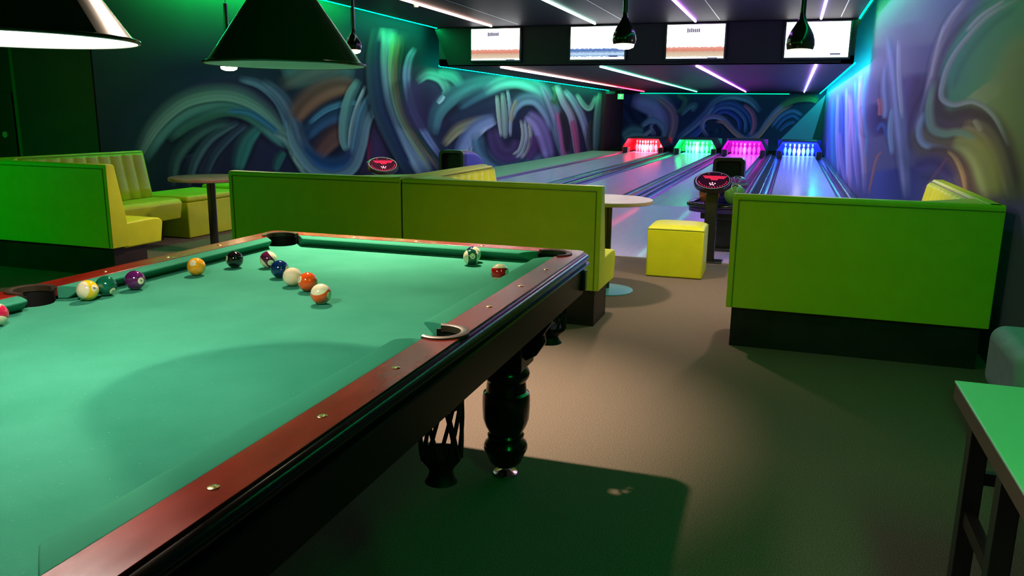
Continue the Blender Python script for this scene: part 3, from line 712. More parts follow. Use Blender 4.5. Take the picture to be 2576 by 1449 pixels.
# ------------------------------------------------------------------ doors and small fittings on the left
d1 = struct('door_1', MB().box(-7.95, -7.56, 6.27, 6.315, 0, 1.385), M['door_panel'], bevel=0.006)
obj('door_handle', MB().rings([[(x, 6.25, z) for x, z in circle(-7.68, 0.955, 0.032, 20)], [(x, 6.268, z) for x, z in circle(-7.68, 0.955, 0.032, 20)]])
    .box(-7.688, -7.672, 6.243, 6.25, 0.93, 0.98), M['ivory'], parent=d1, smooth=True)
d1.data.name = 'door_1'

# ------------------------------------------------------------------ LED coves and ceiling tubes


def led_tube(name, p0, p1, r, color, strength, label, group=None, m=None, cat='LED strip'):
    mb = MB().tube([p0, p1], r, 8)
    o = obj(name, mb, m or emitter('led_' + name, color, strength), smooth=True)
    return tag(o, label, cat, group)


COVE = emitter('led_cove_green', GREEN, 170)
COVER = emitter('led_cove_right', GREEN, 30)
COVE2 = emitter('led_cove_green_lanes', (0.0, 1.0, 0.42), 90)
COVE3 = emitter('led_cove_teal_lanes', (0.0, 0.9, 0.64), 95)
for nm, a_, b_, mm, lb in (
        ('cove_light', (XL + 0.25, 6.5, 2.71), (XL + 0.25, YS - 0.05, 2.71), COVE, 'green LED strip glowing along the top of the left mural wall nearest the booths'),
        ('cove_light', (XL + 0.25, YS + 0.05, 2.06), (XL + 0.25, 28.2, 2.06), COVE2, 'green LED strip above the left mural beside the bowling lanes'),
        ('cove_light', (XR - 0.22, 3.0, 2.71), (XR - 0.22, YS - 0.05, 2.71), COVER, 'green LED strip along the top of the right mural wall in front of the screens'),
        ('cove_light', (XR - 0.22, YS + 0.05, 2.06), (XR - 0.22, YF - 0.1, 2.06), COVE3, 'green LED strip above the right mural beside the bowling lanes'),
        ('cove_light', (-5.6, YF - 0.2, 2.04), (-0.2, YF - 0.2, 2.04), emitter('led_cove_far', (0.0, 1.0, 0.3), 3.5), 'green LED strip along the top of the far mural wall')):
    led_tube(nm, a_, b_, 0.012, None, 0, lb, m=mm, cat='LED strip')

# added green fill lights standing in for unseen coves, aimed at the booths
area('green_fill_back', (-3.2, -2.3, 2.45), (-2.6, 5, 0.4), 9, (0.0, 1.0, 0.06), 7.0, 0.25)
area('green_fill_side', (-8.0, 1.0, 2.5), (-6.0, 4.6, 0.4), 13, (0.0, 1.0, 0.08), 2.0, 0.2, 75)
area('green_fill_right', (XR - 0.35, 0.9, 2.6), (0.5, 3.6, 0.5), 16, (0.0, 1.0, 0.12), 0.2, 2.0, 120)

STRIP = [-4.98, -3.18, -1.57, 0.275]
NEARC = [((1.0, 0.62, 0.5), 9), ((0.6, 1.0, 0.85), 10), ((0.58, 0.22, 1.0), 22), ((0.42, 0.27, 1.0), 28)]
NAMEN = ['warm white', 'mint white', 'magenta', 'violet']
for i, x in enumerate(STRIP):
    led_tube('ceiling_light', (x, 6.0, ZC - 0.02), (x, 13.35, ZC - 0.02), 0.018, NEARC[i][0], NEARC[i][1],
             '%s LED tube on the near ceiling, ending in front of the %s screen' % (NAMEN[i], ['leftmost', 'second', 'third', 'rightmost'][i]), 'LED tubes on the near ceiling')


def gradient_emitter(name, ca, cb, y0, y1, strength):
    m = emitter(name, ca, strength)
    nt = m.node_tree
    tc = nt.nodes.new('ShaderNodeTexCoord')
    sp = nt.nodes.new('ShaderNodeSeparateXYZ')
    mr = nt.nodes.new('ShaderNodeMapRange')
    mr.inputs['From Min'].default_value = y0
    mr.inputs['From Max'].default_value = y1
    rp = nt.nodes.new('ShaderNodeValToRGB')
    rp.color_ramp.elements[0].color = (*ca, 1)
    rp.color_ramp.elements[1].color = (*cb, 1)
    nt.links.new(tc.outputs['Object'], sp.inputs[0])
    nt.links.new(sp.outputs[1], mr.inputs[0])
    nt.links.new(mr.outputs[0], rp.inputs[0])
    nt.links.new(rp.outputs[0], nt.nodes['Emission'].inputs[0])
    return m


FARC = [((1.0, 0.66, 0.6), (1.0, 0.01, 0.03)), ((0.25, 1.0, 0.72), (0.04, 1.0, 0.45)), ((0.6, 0.18, 1.0), (0.45, 0.06, 1.0)), ((0.5, 0.3, 1.0), (0.3, 0.3, 1.0))]
NAMEF = ['pink to red', 'mint green', 'magenta', 'pale violet']
for i, x in enumerate(STRIP):
    led_tube('lane_ceiling_light', (x, YS + 0.1, ZL - 0.02), (x, 28.6, ZL - 0.02), 0.013, None, 0,
             '%s LED tube on the low ceiling over the %s bowling lane' % (NAMEF[i], ['leftmost', 'second', 'third', 'rightmost'][i]),
             'LED tubes over the bowling lanes', gradient_emitter('led_lane_%d' % i, FARC[i][0], FARC[i][1], YS + 2, 24, (46, 28, 100, 125)[i]))

# ------------------------------------------------------------------ bowling lanes
LANE = [-4.66, -2.95, -1.42, 0.26]
LN = ['leftmost', 'second from left', 'third from left', 'rightmost']
LCOL = ['red', 'green', 'magenta', 'blue']
HW, GW = 0.49, 0.165
for i, x in enumerate(LANE):
    t = thing('bowling_lane', '%s bowling lane running to the %s pin deck' % (LN[i], LCOL[i]), 'bowling lane', (x, 11.3, 0), 0, 'bowling lanes')
    obj('lane_surface', MB().box(-HW, HW, 0, 15.69, -0.06, 0.0), M['lane'], t)
    for sgn in (-1, 1):
        prof = []
        for k in range(9):
            a = math.pi * k / 8
            prof.append((sgn * (HW + GW / 2) + GW / 2 * math.cos(a), -0.075 * math.sin(a) - 0.002))
        prof2 = [(px, pz - 0.01) for px, pz in prof[::-1]]
        obj('gutter', MB().extrude_y(prof + prof2, 0, 15.68), M['gutter'], t, smooth=True)
edges = [(XL, LANE[0] - HW - GW)] + [(LANE[i] + HW + GW, LANE[i + 1] - HW - GW) for i in range(3)] + [(LANE[3] + HW + GW, XR)]
dn = ['wide ledge between the left mural wall and the leftmost lane', 'dark capping between the red-lit and green-lit lanes', 'dark capping between the green-lit and magenta-lit lanes',
      'dark capping between the magenta-lit and blue-lit lanes', 'narrow capping between the blue-lit lane and the right wall']
for i, (a_, b_) in enumerate(edges):
    mb = MB().box(a_ + 0.002, b_ - 0.002, 11.3, 26.98, -0.09, 0.03)
    o = obj('lane_divider' if i else 'lane_ledge', mb, M['capping'] if i else M['ledge'], bevel=0.02, seg=3)
    tag(o, dn[i], 'lane divider')
# raised caps on the dividers
for i, (a_, b_) in enumerate(edges[1:4]):
    mm = (a_ + b_) / 2
    o = obj('divider_rail', MB().extrude_y([(mm - 0.05, 0.032), (mm + 0.05, 0.032), (mm + 0.035, 0.07), (mm - 0.035, 0.07)], 11.6, 27.0), M['gutter'], bevel=0.01)
    tag(o, 'low glossy rail on the capping between the %s-lit and %s-lit lanes' % (LCOL[i], LCOL[i + 1]), 'rail')

# pin decks with their hoods and pins
YP = 27.0
PINP = [(0.026, 0), (0.036, 0.02), (0.05, 0.08), (0.061, 0.13), (0.056, 0.18), (0.036, 0.23), (0.024, 0.265), (0.024, 0.285), (0.031, 0.32), (0.033, 0.345), (0.026, 0.372), (0.010, 0.382)]
HOODC = [(0.85, 0.03, 0.06), (0.03, 0.75, 0.2), (0.75, 0.04, 0.7), (0.02, 0.03, 0.85)]
GLOW = [(1.0, 0.26, 0.36), (0.12, 1.0, 0.62), (0.9, 0.06, 0.85), (0.16, 0.45, 1.0)]
PGLOW = [170, 170, 110, 170]
pin0 = None
ROWN = [['front pin'], ['left pin of the second row', 'right pin of the second row'], ['left pin of the third row', 'middle pin of the third row', 'right pin of the third row'],
        ['outer left pin of the back row', 'inner left pin of the back row', 'inner right pin of the back row', 'outer right pin of the back row']]
for i, x in enumerate(LANE):
    hm = mat('hood_shell_%s' % LCOL[i], HOODC[i], 0.4)
    dark = M['black_plastic']
    t = thing('pin_hood', '%s-lit hood over the pins at the end of the %s bowling lane' % (LCOL[i], LN[i]), 'pin hood', (x, YP, 0), 0, 'pin hoods')
    W0, W1 = 0.62, 0.70
    zt, zm = 0.50, 0.20
    # shell: a trapezoid arch, open to the front
    outer = [(-W1, 0.0), (-W1, zm), (-W0 + 0.08, zt - 0.01), (-W0 + 0.11, zt), (W0 - 0.11, zt), (W0 - 0.08, zt - 0.01), (W1, zm), (W1, 0.0)]
    inner = [(px * 0.965, pz - (0.02 if pz > 0.3 else 0.0)) for px, pz in outer]
    ring = outer + inner[::-1]
    mb = MB()
    n = len(outer)
    for k in range(n - 1):
        A, B, Cc, D = outer[k], outer[k + 1], inner[k + 1], inner[k]
        mb.rings([[(A[0], 0, A[1]), (B[0], 0, B[1]), (Cc[0], 0, Cc[1]), (D[0], 0, D[1])], [(A[0], 2.08, A[1]), (B[0], 2.08, B[1]), (Cc[0], 2.08, Cc[1]), (D[0], 2.08, D[1])]])
    obj('hood_shell', mb, M['black_plastic'], t)
    lin = [(px * 0.962, pz - (0.023 if pz > 0.3 else 0.0)) for px, pz in outer]
    lin2 = [(px * 0.945, pz - (0.030 if pz > 0.3 else 0.0)) for px, pz in outer]
    mb = MB()
    for k in range(n - 1):
        A, B, Cc, D = lin[k], lin[k + 1], lin2[k + 1], lin2[k]
        mb.rings([[(p[0], -0.012, p[1]) for p in (A, B, Cc, D)], [(p[0], 2.0, p[1]) for p in (A, B, Cc, D)]])
    obj('hood_liner', mb, hm, t)
    obj('pin_deck', MB().box(-HW, HW, 0.0, 2.0, -0.06, 0.0), M['lane'], t)
    obj('hood_curtain', MB().box(-W1 + 0.02, W1 - 0.02, 2.0, 2.06, 0.0, zt - 0.025), hm, t)
    obj('hood_cheek', MB().box(-W1, -HW - 0.02, 0.0, 0.5, -0.08, zm - 0.02), dark, t, bevel=0.02)
    obj('hood_cheek', MB().box(HW + 0.02, W1, 0.0, 0.5, -0.08, zm - 0.02), dark, t, bevel=0.02)
    obj('hood_lip', MB().box(-W0 + 0.12, W0 - 0.12, -0.012, 0.02, zt - 0.05, zt - 0.031), hm, t)
    area('hood_glow_' + LCOL[i], (x, YP + 0.10, zt - 0.06), (x, YP + 1.4, 0.18), PGLOW[i] * 0.3, GLOW[i], 0.9, 0.06)
    k = 0
    for r in range(4):
        for q in range(r + 1):
            px = x + (q - r / 2) * 0.28
            py = YP + 0.55 + r * 0.245
            if pin0 is None:
                pin0 = obj('bowling_pin', MB().lathe(PINP, seg=20), M['pin'], smooth=True)
                band = obj('neck_stripe', MB().lathe([(0.0246, 0.262), (0.0252, 0.264), (0.0252, 0.288), (0.0246, 0.29)], seg=20), mat('pin_red', (0.7, 0.03, 0.03), 0.3), pin0, smooth=True)
                p = pin0
            else:
                p = copy_tree(pin0)
            p.location = (px, py, 0.0)
            tag(p, 'white bowling pin in the %s light, %s' % (LCOL[i], ROWN[r][q]), 'bowling pin', 'pins in the %s-lit hood' % LCOL[i])

# ------------------------------------------------------------------ screens on the bulkhead


def screen_material(name, kind):
    m = emitter(name, (1, 1, 1), 2.2)
    nt = m.node_tree
    L = nt.links
    e = nt.nodes['Emission']
    tc = nt.nodes.new('ShaderNodeTexCoord')
    sp = nt.nodes.new('ShaderNodeSeparateXYZ')
    L.new(tc.outputs['Generated'], sp.inputs[0])
    ramp = nt.nodes.new('ShaderNodeValToRGB')
    cr = ramp.color_ramp
    cr.interpolation = 'LINEAR'
    n = nt.nodes.new('ShaderNodeTexNoise')
    n.inputs['Scale'].default_value = 9
    n.inputs['Detail'].default_value = 6
    mp = nt.nodes.new('ShaderNodeMapping')
    mp.inputs['Scale'].default_value = (2.2, 1, 5.5)
    L.new(tc.outputs['Generated'], mp.inputs[0])
    L.new(mp.outputs[0], n.inputs['Vector'])
    ad = nt.nodes.new('ShaderNodeMath')
    ad.operation = 'MULTIPLY_ADD'
    ad.inputs[1].default_value = 0.15 if kind != 'white' else 0.0
    L.new(n.outputs['Fac'], ad.inputs[0])
    L.new(sp.outputs[2], ad.inputs[2])
    L.new(ad.outputs[0], ramp.inputs[0])
    if kind == 'desert':
        stops = [(0.0, (0.95, 0.95, 1)), (0.10, (0.9, 0.9, 0.95)), (0.13, (0.75, 0.62, 0.45)), (0.27, (0.62, 0.42, 0.30)), (0.31, (0.68, 0.22, 0.15)), (0.41, (0.80, 0.36, 0.28)), (0.43, (0.95, 0.97, 1)), (1.0, (0.97, 0.98, 1))]
    elif kind == 'blue':
        stops = [(0.0, (0.95, 0.95, 1)), (0.13, (0.9, 0.95, 1)), (0.16, (0.16, 0.30, 0.55)), (0.24, (0.55, 0.75, 0.95)), (0.33, (0.10, 0.18, 0.42)), (0.40, (0.12, 0.24, 0.6)), (0.43, (0.9, 0.95, 1)), (1.0, (0.97, 0.98, 1))]
    else:
        stops = [(0.0, (0.95, 0.95, 0.95)), (1.0, (1, 0.98, 0.97))]
    stops = [(p_, c_ if min(c_) >= 0.85 else tuple(v * 0.3 for v in c_)) for p_, c_ in stops]
    cr.elements[0].position = stops[0][0]
    cr.elements[0].color = (*stops[0][1], 1)
    cr.elements[1].position = stops[-1][0]
    cr.elements[1].color = (*stops[-1][1], 1)
    for p_, c_ in stops[1:-1]:
        el = cr.elements.new(p_)
        el.color = (*c_, 1)
    L.new(ramp.outputs[0], e.inputs[0])
    e.inputs[1].default_value = 3.6
    return m


SCR = [(-5.45, -4.56), (-3.65, -2.73), (-2.04, -1.13), (-0.21, 0.71)]
KIND = ['desert', 'blue', 'desert', 'white']
SLAB = ['wall screen on the dark bulkhead showing a red desert scene, leftmost of the four', 'wall screen showing a blue harbour-like scene partly behind a pendant lamp',
        'wall screen showing a red desert scene, between the blue screen and the blank white one', 'wall screen glowing almost blank white at the right end of the bulkhead']
SMUDGE = emitter('screen_mark', (0.45, 0.40, 0.55), 0.6)
BARM = emitter('screen_bar', (0.05, 0.07, 0.30), 0.5)
for i, (a_, b_) in enumerate(SCR):
    t = thing('wall_screen', SLAB[i], 'screen', ((a_ + b_) / 2, YS - 0.08, 2.40), 0, 'screens on the bulkhead')
    w = (b_ - a_) / 2
    h = 0.262
    obj('screen_frame', MB().box(-w - 0.03, w + 0.03, -0.05, 0.0, -h - 0.03, h + 0.03), M['black_plastic'], t, bevel=0.01)
    obj('display', MB().box(-w, w, -0.056, -0.052, -h, h), screen_material('screen_picture_%d' % i, KIND[i]), t)
    if KIND[i] == 'desert':
        mk = MB()
        for k, (xx, hh, up) in enumerate(((-0.14, 0.07, -0.005), (-0.11, 0.055, 0), (-0.08, 0.065, 0), (-0.05, 0.055, 0), (-0.02, 0.055, 0), (0.01, 0.055, 0), (0.04, 0.06, 0), (0.15, 0.04, -0.005))):
            if k < 7:
                mk.box(xx, xx + 0.028, -0.060, -0.057, 0.14 + up, 0.14 + hh + up)
        obj('title_mark', mk, SMUDGE, t)
        obj('menu_bar', MB().box(0.20, 0.36, -0.060, -0.057, -h, -h + 0.012), BARM, t)
    if KIND[i] in ('blue', 'white'):
        obj('menu_bar', MB().box(0.20, 0.35, -0.060, -0.057, -0.225, -0.205), BARM, t)

# ------------------------------------------------------------------ pendant lamps (black drops)
BULB = emitter('pendant_bulb', (1.0, 0.72, 0.42), 45)


def drop_profile(r):
    return [(0.10 * r, 2.32 * r), (0.19 * r, 2.30 * r), (0.22 * r, 1.95 * r), (0.32 * r, 1.62 * r), (0.50 * r, 1.30 * r), (0.70 * r, 0.98 * r), (0.86 * r, 0.65 * r), (0.97 * r, 0.28 * r), (1.0 * r, -0.08 * r), (0.93 * r, -0.38 * r), (0.86 * r, -0.42 * r),
            (0.84 * r, -0.36 * r), (0.88 * r, -0.1 * r), (0.6 * r, 0.7 * r), (0.1 * r, 1.1 * r)]


PEND = [((-1.13, 5.62, 1.74), 0.080, 2.6, 'black drop-shaped pendant lamp lit over the round table, in front of the second screen', 75),
        ((0.005, 5.70, 1.70), 0.088, 2.6, 'black drop-shaped pendant lamp lit in front of the blank white screen', 75),
        ((-4.08, 5.25, 1.585), 0.072, 0.26, 'black pendant lamp with a slim rod and thin wire, left of the green cone shade', 60),
        ((-3.76, 6.57, 1.80), 0.072, 0.9, 'black pendant lamp peeking out to the right of the green cone shade', 60)]
for (x, y, z), r, rod, lb, pw in PEND:
    t = thing('pendant_lamp', lb, 'pendant lamp', (x, y, z), 0, 'black drop pendant lamps')
    obj('lamp_shade', MB().lathe(drop_profile(r), seg=32), M['black_gloss'], t, smooth=True)
    top = 2.3 * r
    rod_top = min(top + rod, ZC - z)
    obj('rod', MB().tube([(0, 0, top - 0.01), (0, 0, rod_top)], [0.018, 0.015], 12), M['black_gloss'], t, smooth=True)
    if rod_top < ZC - z:
        obj('wire', MB().tube([(0, 0, rod_top), (0, 0, ZC - z)], 0.0022, 6), M['black_plastic'], t)
    obj('bulb', MB().lathe([(0.001, -0.30 * r), (0.82 * r, -0.30 * r), (0.84 * r, -0.46 * r), (0.78 * r, -0.66 * r), (0.45 * r, -0.80 * r), (0.001, -0.84 * r)], seg=28), BULB, t, smooth=True)
    spot('pendant_beam', (x, y, z - 0.085), (x, y, 0), pw, WARM, 130, 0.6, 0.04)

# ------------------------------------------------------------------ cone lamps over the pool table


def cone_lamp(loc, label, lit):
    t = thing('billiard_lamp', label, 'lamp', loc, 0, 'green cone lamps over the pool table')
    R, h, top = 0.205, 0.262, 0.022
    obj('lamp_shade', MB().lathe([(R + 0.004, -0.004), (R + 0.005, 0.0), (R - 0.006, 0.006), (top, h)], seg=72, closed=False), M['lamp_out'], t, smooth=True)
    obj('shade_lining', MB().lathe([(R + 0.001, -0.003), (R - 0.010, 0.003), (top - 0.006, h - 0.012)], seg=72, closed=False), M['lamp_in'], t, smooth=True)
    obj('lamp_rim', MB().tube([(R * math.cos(a) * 1.018, R * math.sin(a) * 1.018, 0) for a in [2 * math.pi * k / 72 for k in range(72)]], 0.0035, 8, True), M['lamp_out'], t, smooth=True)
    obj('lamp_cap', MB().lathe([(0.001, h + 0.07), (0.016, h + 0.07), (0.02, h + 0.02), (0.030, h - 0.005), (0.001, h - 0.006)], seg=32), M['brass'], t, smooth=True)
    obj('rod', MB().tube([(0, 0, h + 0.05), (0, 0, ZC - loc[2])], 0.008, 10), M['brass'], t, smooth=True)
    bm = emitter('billiard_bulb_on', (1.0, 0.90, 0.80), 450) if lit else mat('billiard_bulb_off', (0.7, 0.7, 0.66), 0.3)
    obj('bulb', MB().lathe([(0.001, 0.045), (0.022, 0.05), (0.034, 0.075), (0.030, 0.105), (0.018, 0.135), (0.016, 0.18), (0.001, 0.185)], seg=24), bm, t, smooth=True)
    return t


cone_lamp((-1.297, 1.906, 1.360), 'dark green cone lamp with its bulb off, hanging over the middle of the pool table', False)
cone_lamp((-1.290, 1.075, 1.355), 'dark cone lamp shining bright white, cut off by the top left of the picture', True)

# spotlight housings on the ceiling
for (l_, t_, p_, c_, s_, b_, w_) in SPOTS:
    t = thing('ceiling_spotlight', 'small black ceiling spotlight aimed at %s' % w_, 'spotlight', (l_[0], l_[1], l_[2]), 0, 'ceiling spotlights')
    obj('housing', MB().lathe([(0.001, 0.1), (0.05, 0.1), (0.05, 0.012), (0.043, 0.012), (0.040, 0.05), (0.001, 0.05)], seg=24), M['black_plastic'], t, smooth=True)
    obj('lens', MB().lathe([(0.001, 0.049), (0.036, 0.049), (0.036, 0.045), (0.001, 0.045)], seg=24), emitter('spot_lens', (1, 0.85, 0.7), 40), t)

tag(obj('ceiling_detector', MB().rings([[(-5.12, 10.6, ZC - 0.001), (-5.0, 10.6, ZC - 0.001), (-5.06, 10.5, ZC - 0.001)], [(-5.09, 10.58, ZC - 0.05), (-5.03, 10.58, ZC - 0.05), (-5.06, 10.53, ZC - 0.05)]]),
        mat('detector_white', (0.6, 0.7, 0.62), 0.4)), 'small pale detector fixed to the dark ceiling near the left green LED strip', 'detector')
tag(obj('status_display', MB().box(-6.2, -5.88, 28.0, 28.04, 1.93, 2.03), mat('display_dim', (0.02, 0.02, 0.02), 0.4)), 'small dim display hung under the low ceiling before the dark recess', 'display')
ex = thing('exit_sign', 'small green lit emergency sign high at the left end of the far mural', 'sign', (-5.66, 27.9, 1.84), 0)
obj('sign_box', MB().box(-0.10, 0.10, 0, 0.04, -0.09, 0.09), emitter('exit_green', (0.10, 0.95, 0.25), 1.0), ex)
obj('bracket', MB().box(-0.01, 0.01, 0.01, 0.03, 0.09, 0.215), M['black_plastic'], ex)
obj('sign_figure', MB().box(-0.03, 0.0, -0.008, -0.002, -0.05, 0.05).box(-0.03, 0.045, -0.008, -0.002, 0.03, 0.05), emitter('exit_mark', (0.7, 1.0, 0.8), 1.2), ex)

# ------------------------------------------------------------------ pool table
TA = 0.0156
TX, TY = -1.3086, 2.6256
FELT = 0.727
RAIL = 0.762
V0, V1 = 0.125, -2.245          # outer ends of the frame
UO = 0.648
JU, JV0, JV1 = 0.572, 0.058, -2.178


def table_point(u, v, z):
    return (TX + u * math.cos(TA) - v * math.sin(TA), TY + u * math.sin(TA) + v * math.cos(TA), z)


pt = thing('pool_table', 'pool table with green cloth, red mahogany rails and black turned legs', 'pool table', table_point(0, -1.06, 0), TA)
C0 = 1.06   # local v -> local y is v + 1.06


def ly(v):
    return v + C0


CP = [(sx * 0.548, ly(v)) for sx in (-1, 1) for v in (0.022, -2.142)]
SP = [(sx * 0.589, ly(-1.06)) for sx in (-1, 1)]
RC, RS = 0.058, 0.050

# wooden frame: outer rounded rectangle with a stepped inner edge that swallows the pockets


def inner_loop(off):
    """inner boundary with pocket arcs, counter-clockwise"""
    ju, a, b = JU, ly(JV0), ly(JV1)
    pts = []

    def arc(c, r, a0, a1, n=14):
        return [(c[0] + r * math.cos(a0 + (a1 - a0) * k / (n - 1)), c[1] + r * math.sin(a0 + (a1 - a0) * k / (n - 1))) for k in range(n)]
    # start at the right side going up
    rc, rs = RC + off, RS + off
    for (cx, cy), (sx, sy) in zip([(0.548, ly(-2.142)), None, (0.548, ly(0.022)), (-0.548, ly(0.022)), None, (-0.548, ly(-2.142))],
                                  [(1, -1), (1, 0), (1, 1), (-1, 1), (-1, 0), (-1, -1)]) if False else []:
        pass
    def corner(cx, cy, sx, sy):
        # arc going from the long side boundary x=sx*ju to the short side boundary y
        dx = ju - abs(cx)
        ang = math.acos(max(-1, min(1, dx / rc)))
        dy = (a - cy) if sy > 0 else (cy - b)
        ang2 = math.acos(max(-1, min(1, dy / rc)))
        base = {(1, 1): 0, (-1, 1): math.pi / 2, (-1, -1): math.pi, (1, -1): 1.5 * math.pi}[(sx, sy)]
        if (sx, sy) in ((1, 1), (-1, -1)):
            return arc((cx, cy), rc, base - ang, base + math.pi / 2 + ang2)
        return arc((cx, cy), rc, base - ang2, base + math.pi / 2 + ang)

    def side(cx, cy, sx):
        dx = abs(cx) - ju
        h = math.sqrt(max(rs * rs - dx * dx, 1e-6))
        ang = math.asin(h / rs)
        if sx > 0:
            return arc((cx, cy), rs, -(math.pi - ang), math.pi - ang)
        return arc((cx, cy), rs, math.pi - (math.pi - ang), math.pi + (math.pi - ang))
    pts += corner(0.548, ly(-2.142), 1, -1)
    pts += side(0.589, ly(-1.06), 1)
    pts += corner(0.548, ly(0.022), 1, 1)
    pts += corner(-0.548, ly(0.022), -1, 1)
    pts += side(-0.589, ly(-1.06), -1)
    pts += corner(-0.548, ly(-2.142), -1, -1)
    return pts


def rrect(x0, x1, y0, y1, r, n=6):
    p = []
    for cx, cy, a in ((x1 - r, y1 - r, 0), (x0 + r, y1 - r, 90), (x0 + r, y0 + r, 180), (x1 - r, y0 + r, 270)):
        for k in range(n):
            t = math.radians(a + 90 * k / (n - 1))
            p.append((cx + r * math.cos(t), cy + r * math.sin(t)))
    return p


obj('rail_frame', MB().plate(rrect(-UO, UO, ly(V1), ly(V0), 0.03), [inner_loop(0.0)], 0.735, RAIL), M['mahogany'], pt, bevel=0.0015)
# black moulding around the frame: rounded roll, groove and lip
mold = [(0.0, 0.757), (0.006, 0.7565), (0.013, 0.752), (0.018, 0.744), (0.017, 0.736), (0.010, 0.731), (0.010, 0.727), (0.020, 0.724), (0.021, 0.719), (0.006, 0.712), (-0.01, 0.712), (-0.01, 0.735)]
skirt = [(0.004, 0.7115), (0.0, 0.612), (-0.006, 0.612), (-0.006, 0.7115)]
for part_name, mold, mm_ in (('moulding', mold, 'black_wood'), ('apron', skirt, 'apron_black')):
  rr = []
  for k in range(len(rrect(0, 1, 0, 1, 0.1))):
    ring = []
    for off, z in mold:
        r = rrect(-UO - off, UO + off, ly(V1) - off, ly(V0) + off, 0.03 + max(off, -0.025))
        ring.append((r[k][0], r[k][1], z))
    rr.append(ring)
  obj(part_name, MB().rings(rr, False, True), M[mm_], pt, smooth=True)
obj('corner_plate', MB().box(UO - 0.001, UO + 0.013, ly(V0) - 0.055, ly(V0) - 0.022, 0.625, 0.70), M['black_plastic'], pt, bevel=0.004)
# slate bed with cloth, notched for the pockets
bed = []
bl = inner_loop(0.0)
holes = [circle(c[0], c[1], RC, 30) for c in CP] + [circle(c[0], c[1], RS, 30) for c in SP]


def bed_outline():
    ju, a, b = JU, ly(JV0), ly(JV1)
    pts = []

    def arc(c, r, a0, a1, n=12):
        return [(c[0] + r * math.cos(a0 + (a1 - a0) * k / (n - 1)), c[1] + r * math.sin(a0 + (a1 - a0) * k / (n - 1))) for k in range(n)]

    def corner(cx, cy, sx, sy):
        dx = ju - abs(cx)
        ang = math.acos(dx / RC)
        dy = (a - cy) if sy > 0 else (cy - b)
        ang2 = math.acos(dy / RC)
        base = {(1, 1): 0, (-1, 1): math.pi / 2, (-1, -1): math.pi, (1, -1): 1.5 * math.pi}[(sx, sy)]
        if (sx, sy) in ((1, 1), (-1, -1)):
            s0, s1 = base - ang, base + math.pi / 2 + ang2
        else:
            s0, s1 = base - ang2, base + math.pi / 2 + ang
        return arc((cx, cy), RC, s0, s1 - 2 * math.pi, 20)   # the inner way round

    def side(cx, cy, sx):
        dx = abs(cx) - ju
        ang = math.acos(dx / RS)
        if sx > 0:
            return arc((cx, cy), RS, -(math.pi - ang), -(math.pi + ang), 10)
        return arc((cx, cy), RS, ang, -ang, 10)
    pts += corner(0.548, ly(-2.142), 1, -1)
    pts += side(0.589, ly(-1.06), 1)
    pts += corner(0.548, ly(0.022), 1, 1)
    pts += corner(-0.548, ly(0.022), -1, 1)
    pts += side(-0.589, ly(-1.06), -1)
    pts += corner(-0.548, ly(-2.142), -1, -1)
    return pts


obj('cloth_bed', MB().plate(bed_outline(), [], 0.690, FELT), M['felt'], pt)
obj('slate_frame', MB().plate(rrect(-0.615, 0.615, ly(-2.21), ly(0.09), 0.02), [circle(c[0], c[1], RC + 0.002, 30) for c in CP] + [circle(c[0] * 0.93, c[1], RS - 0.008, 30) for c in SP], 0.62, 0.688), M['black_wood'], pt)

# cushions: section from the wood joint to the nose
SEC = [(0.0, RAIL - 0.001), (0.02, RAIL + 0.001), (0.045, RAIL + 0.0), (0.058, RAIL - 0.002), (0.061, RAIL - 0.006), (0.057, RAIL - 0.011), (0.026, FELT + 0.001), (0.0, FELT + 0.001)]


def cushion(axis, sgn, s0, s1, cut0, cut1):
    """axis 'y': long cushion on side x = sgn*JU from s0 to s1; cut = how much shorter the nose is at each end"""
    rings_ = []
    for s, cut, d in ((s0, cut0, 1), (s1, cut1, -1)):
        ring = []
        for dd, z in SEC:
            q = s + d * cut * (dd / 0.06)
            if axis == 'y':
                ring.append((sgn * (JU - dd), q, z))
            else:
                e = ly(JV0) if sgn > 0 else ly(JV1)
                ring.append((q, e - sgn * dd, z))
        rings_.append(ring)
    return MB().rings(rings_)


for sgn in (-1, 1):
    obj('cushion', cushion('y', sgn, ly(-1.0), ly(-0.035), 0.022, 0.055), M['felt_side'], pt, bevel=0.004)
    obj('cushion', cushion('y', sgn, ly(-2.085), ly(-1.12), 0.055, 0.022), M['felt_side'], pt, bevel=0.004)
obj('cushion', cushion('x', 1, -0.492, 0.492, 0.055, 0.055), M['felt_side'], pt, bevel=0.004)
obj('cushion', cushion('x', -1, -0.492, 0.492, 0.055, 0.055), M['felt_side'], pt, bevel=0.004)

# brass dots
for k in (1, 2, 3, 5, 6, 7):
    for sgn in (-1, 1):
        obj('rail_dot', MB().lathe([(0.0085, RAIL - 0.001), (0.0085, RAIL + 0.0006), (0.0075, RAIL + 0.0014), (0.001, RAIL + 0.0016)], (sgn * 0.61, ly(-k * 0.265), 0), 20), M['brass'], pt, smooth=True)
for k in (-1, 0, 1):
    for v in (0.0911, -2.211):
        obj('rail_dot', MB().lathe([(0.0085, RAIL - 0.001), (0.0085, RAIL + 0.0006), (0.0075, RAIL + 0.0014), (0.001, RAIL + 0.0016)], (k * 0.265, ly(v), 0), 20), M['brass'], pt, smooth=True)


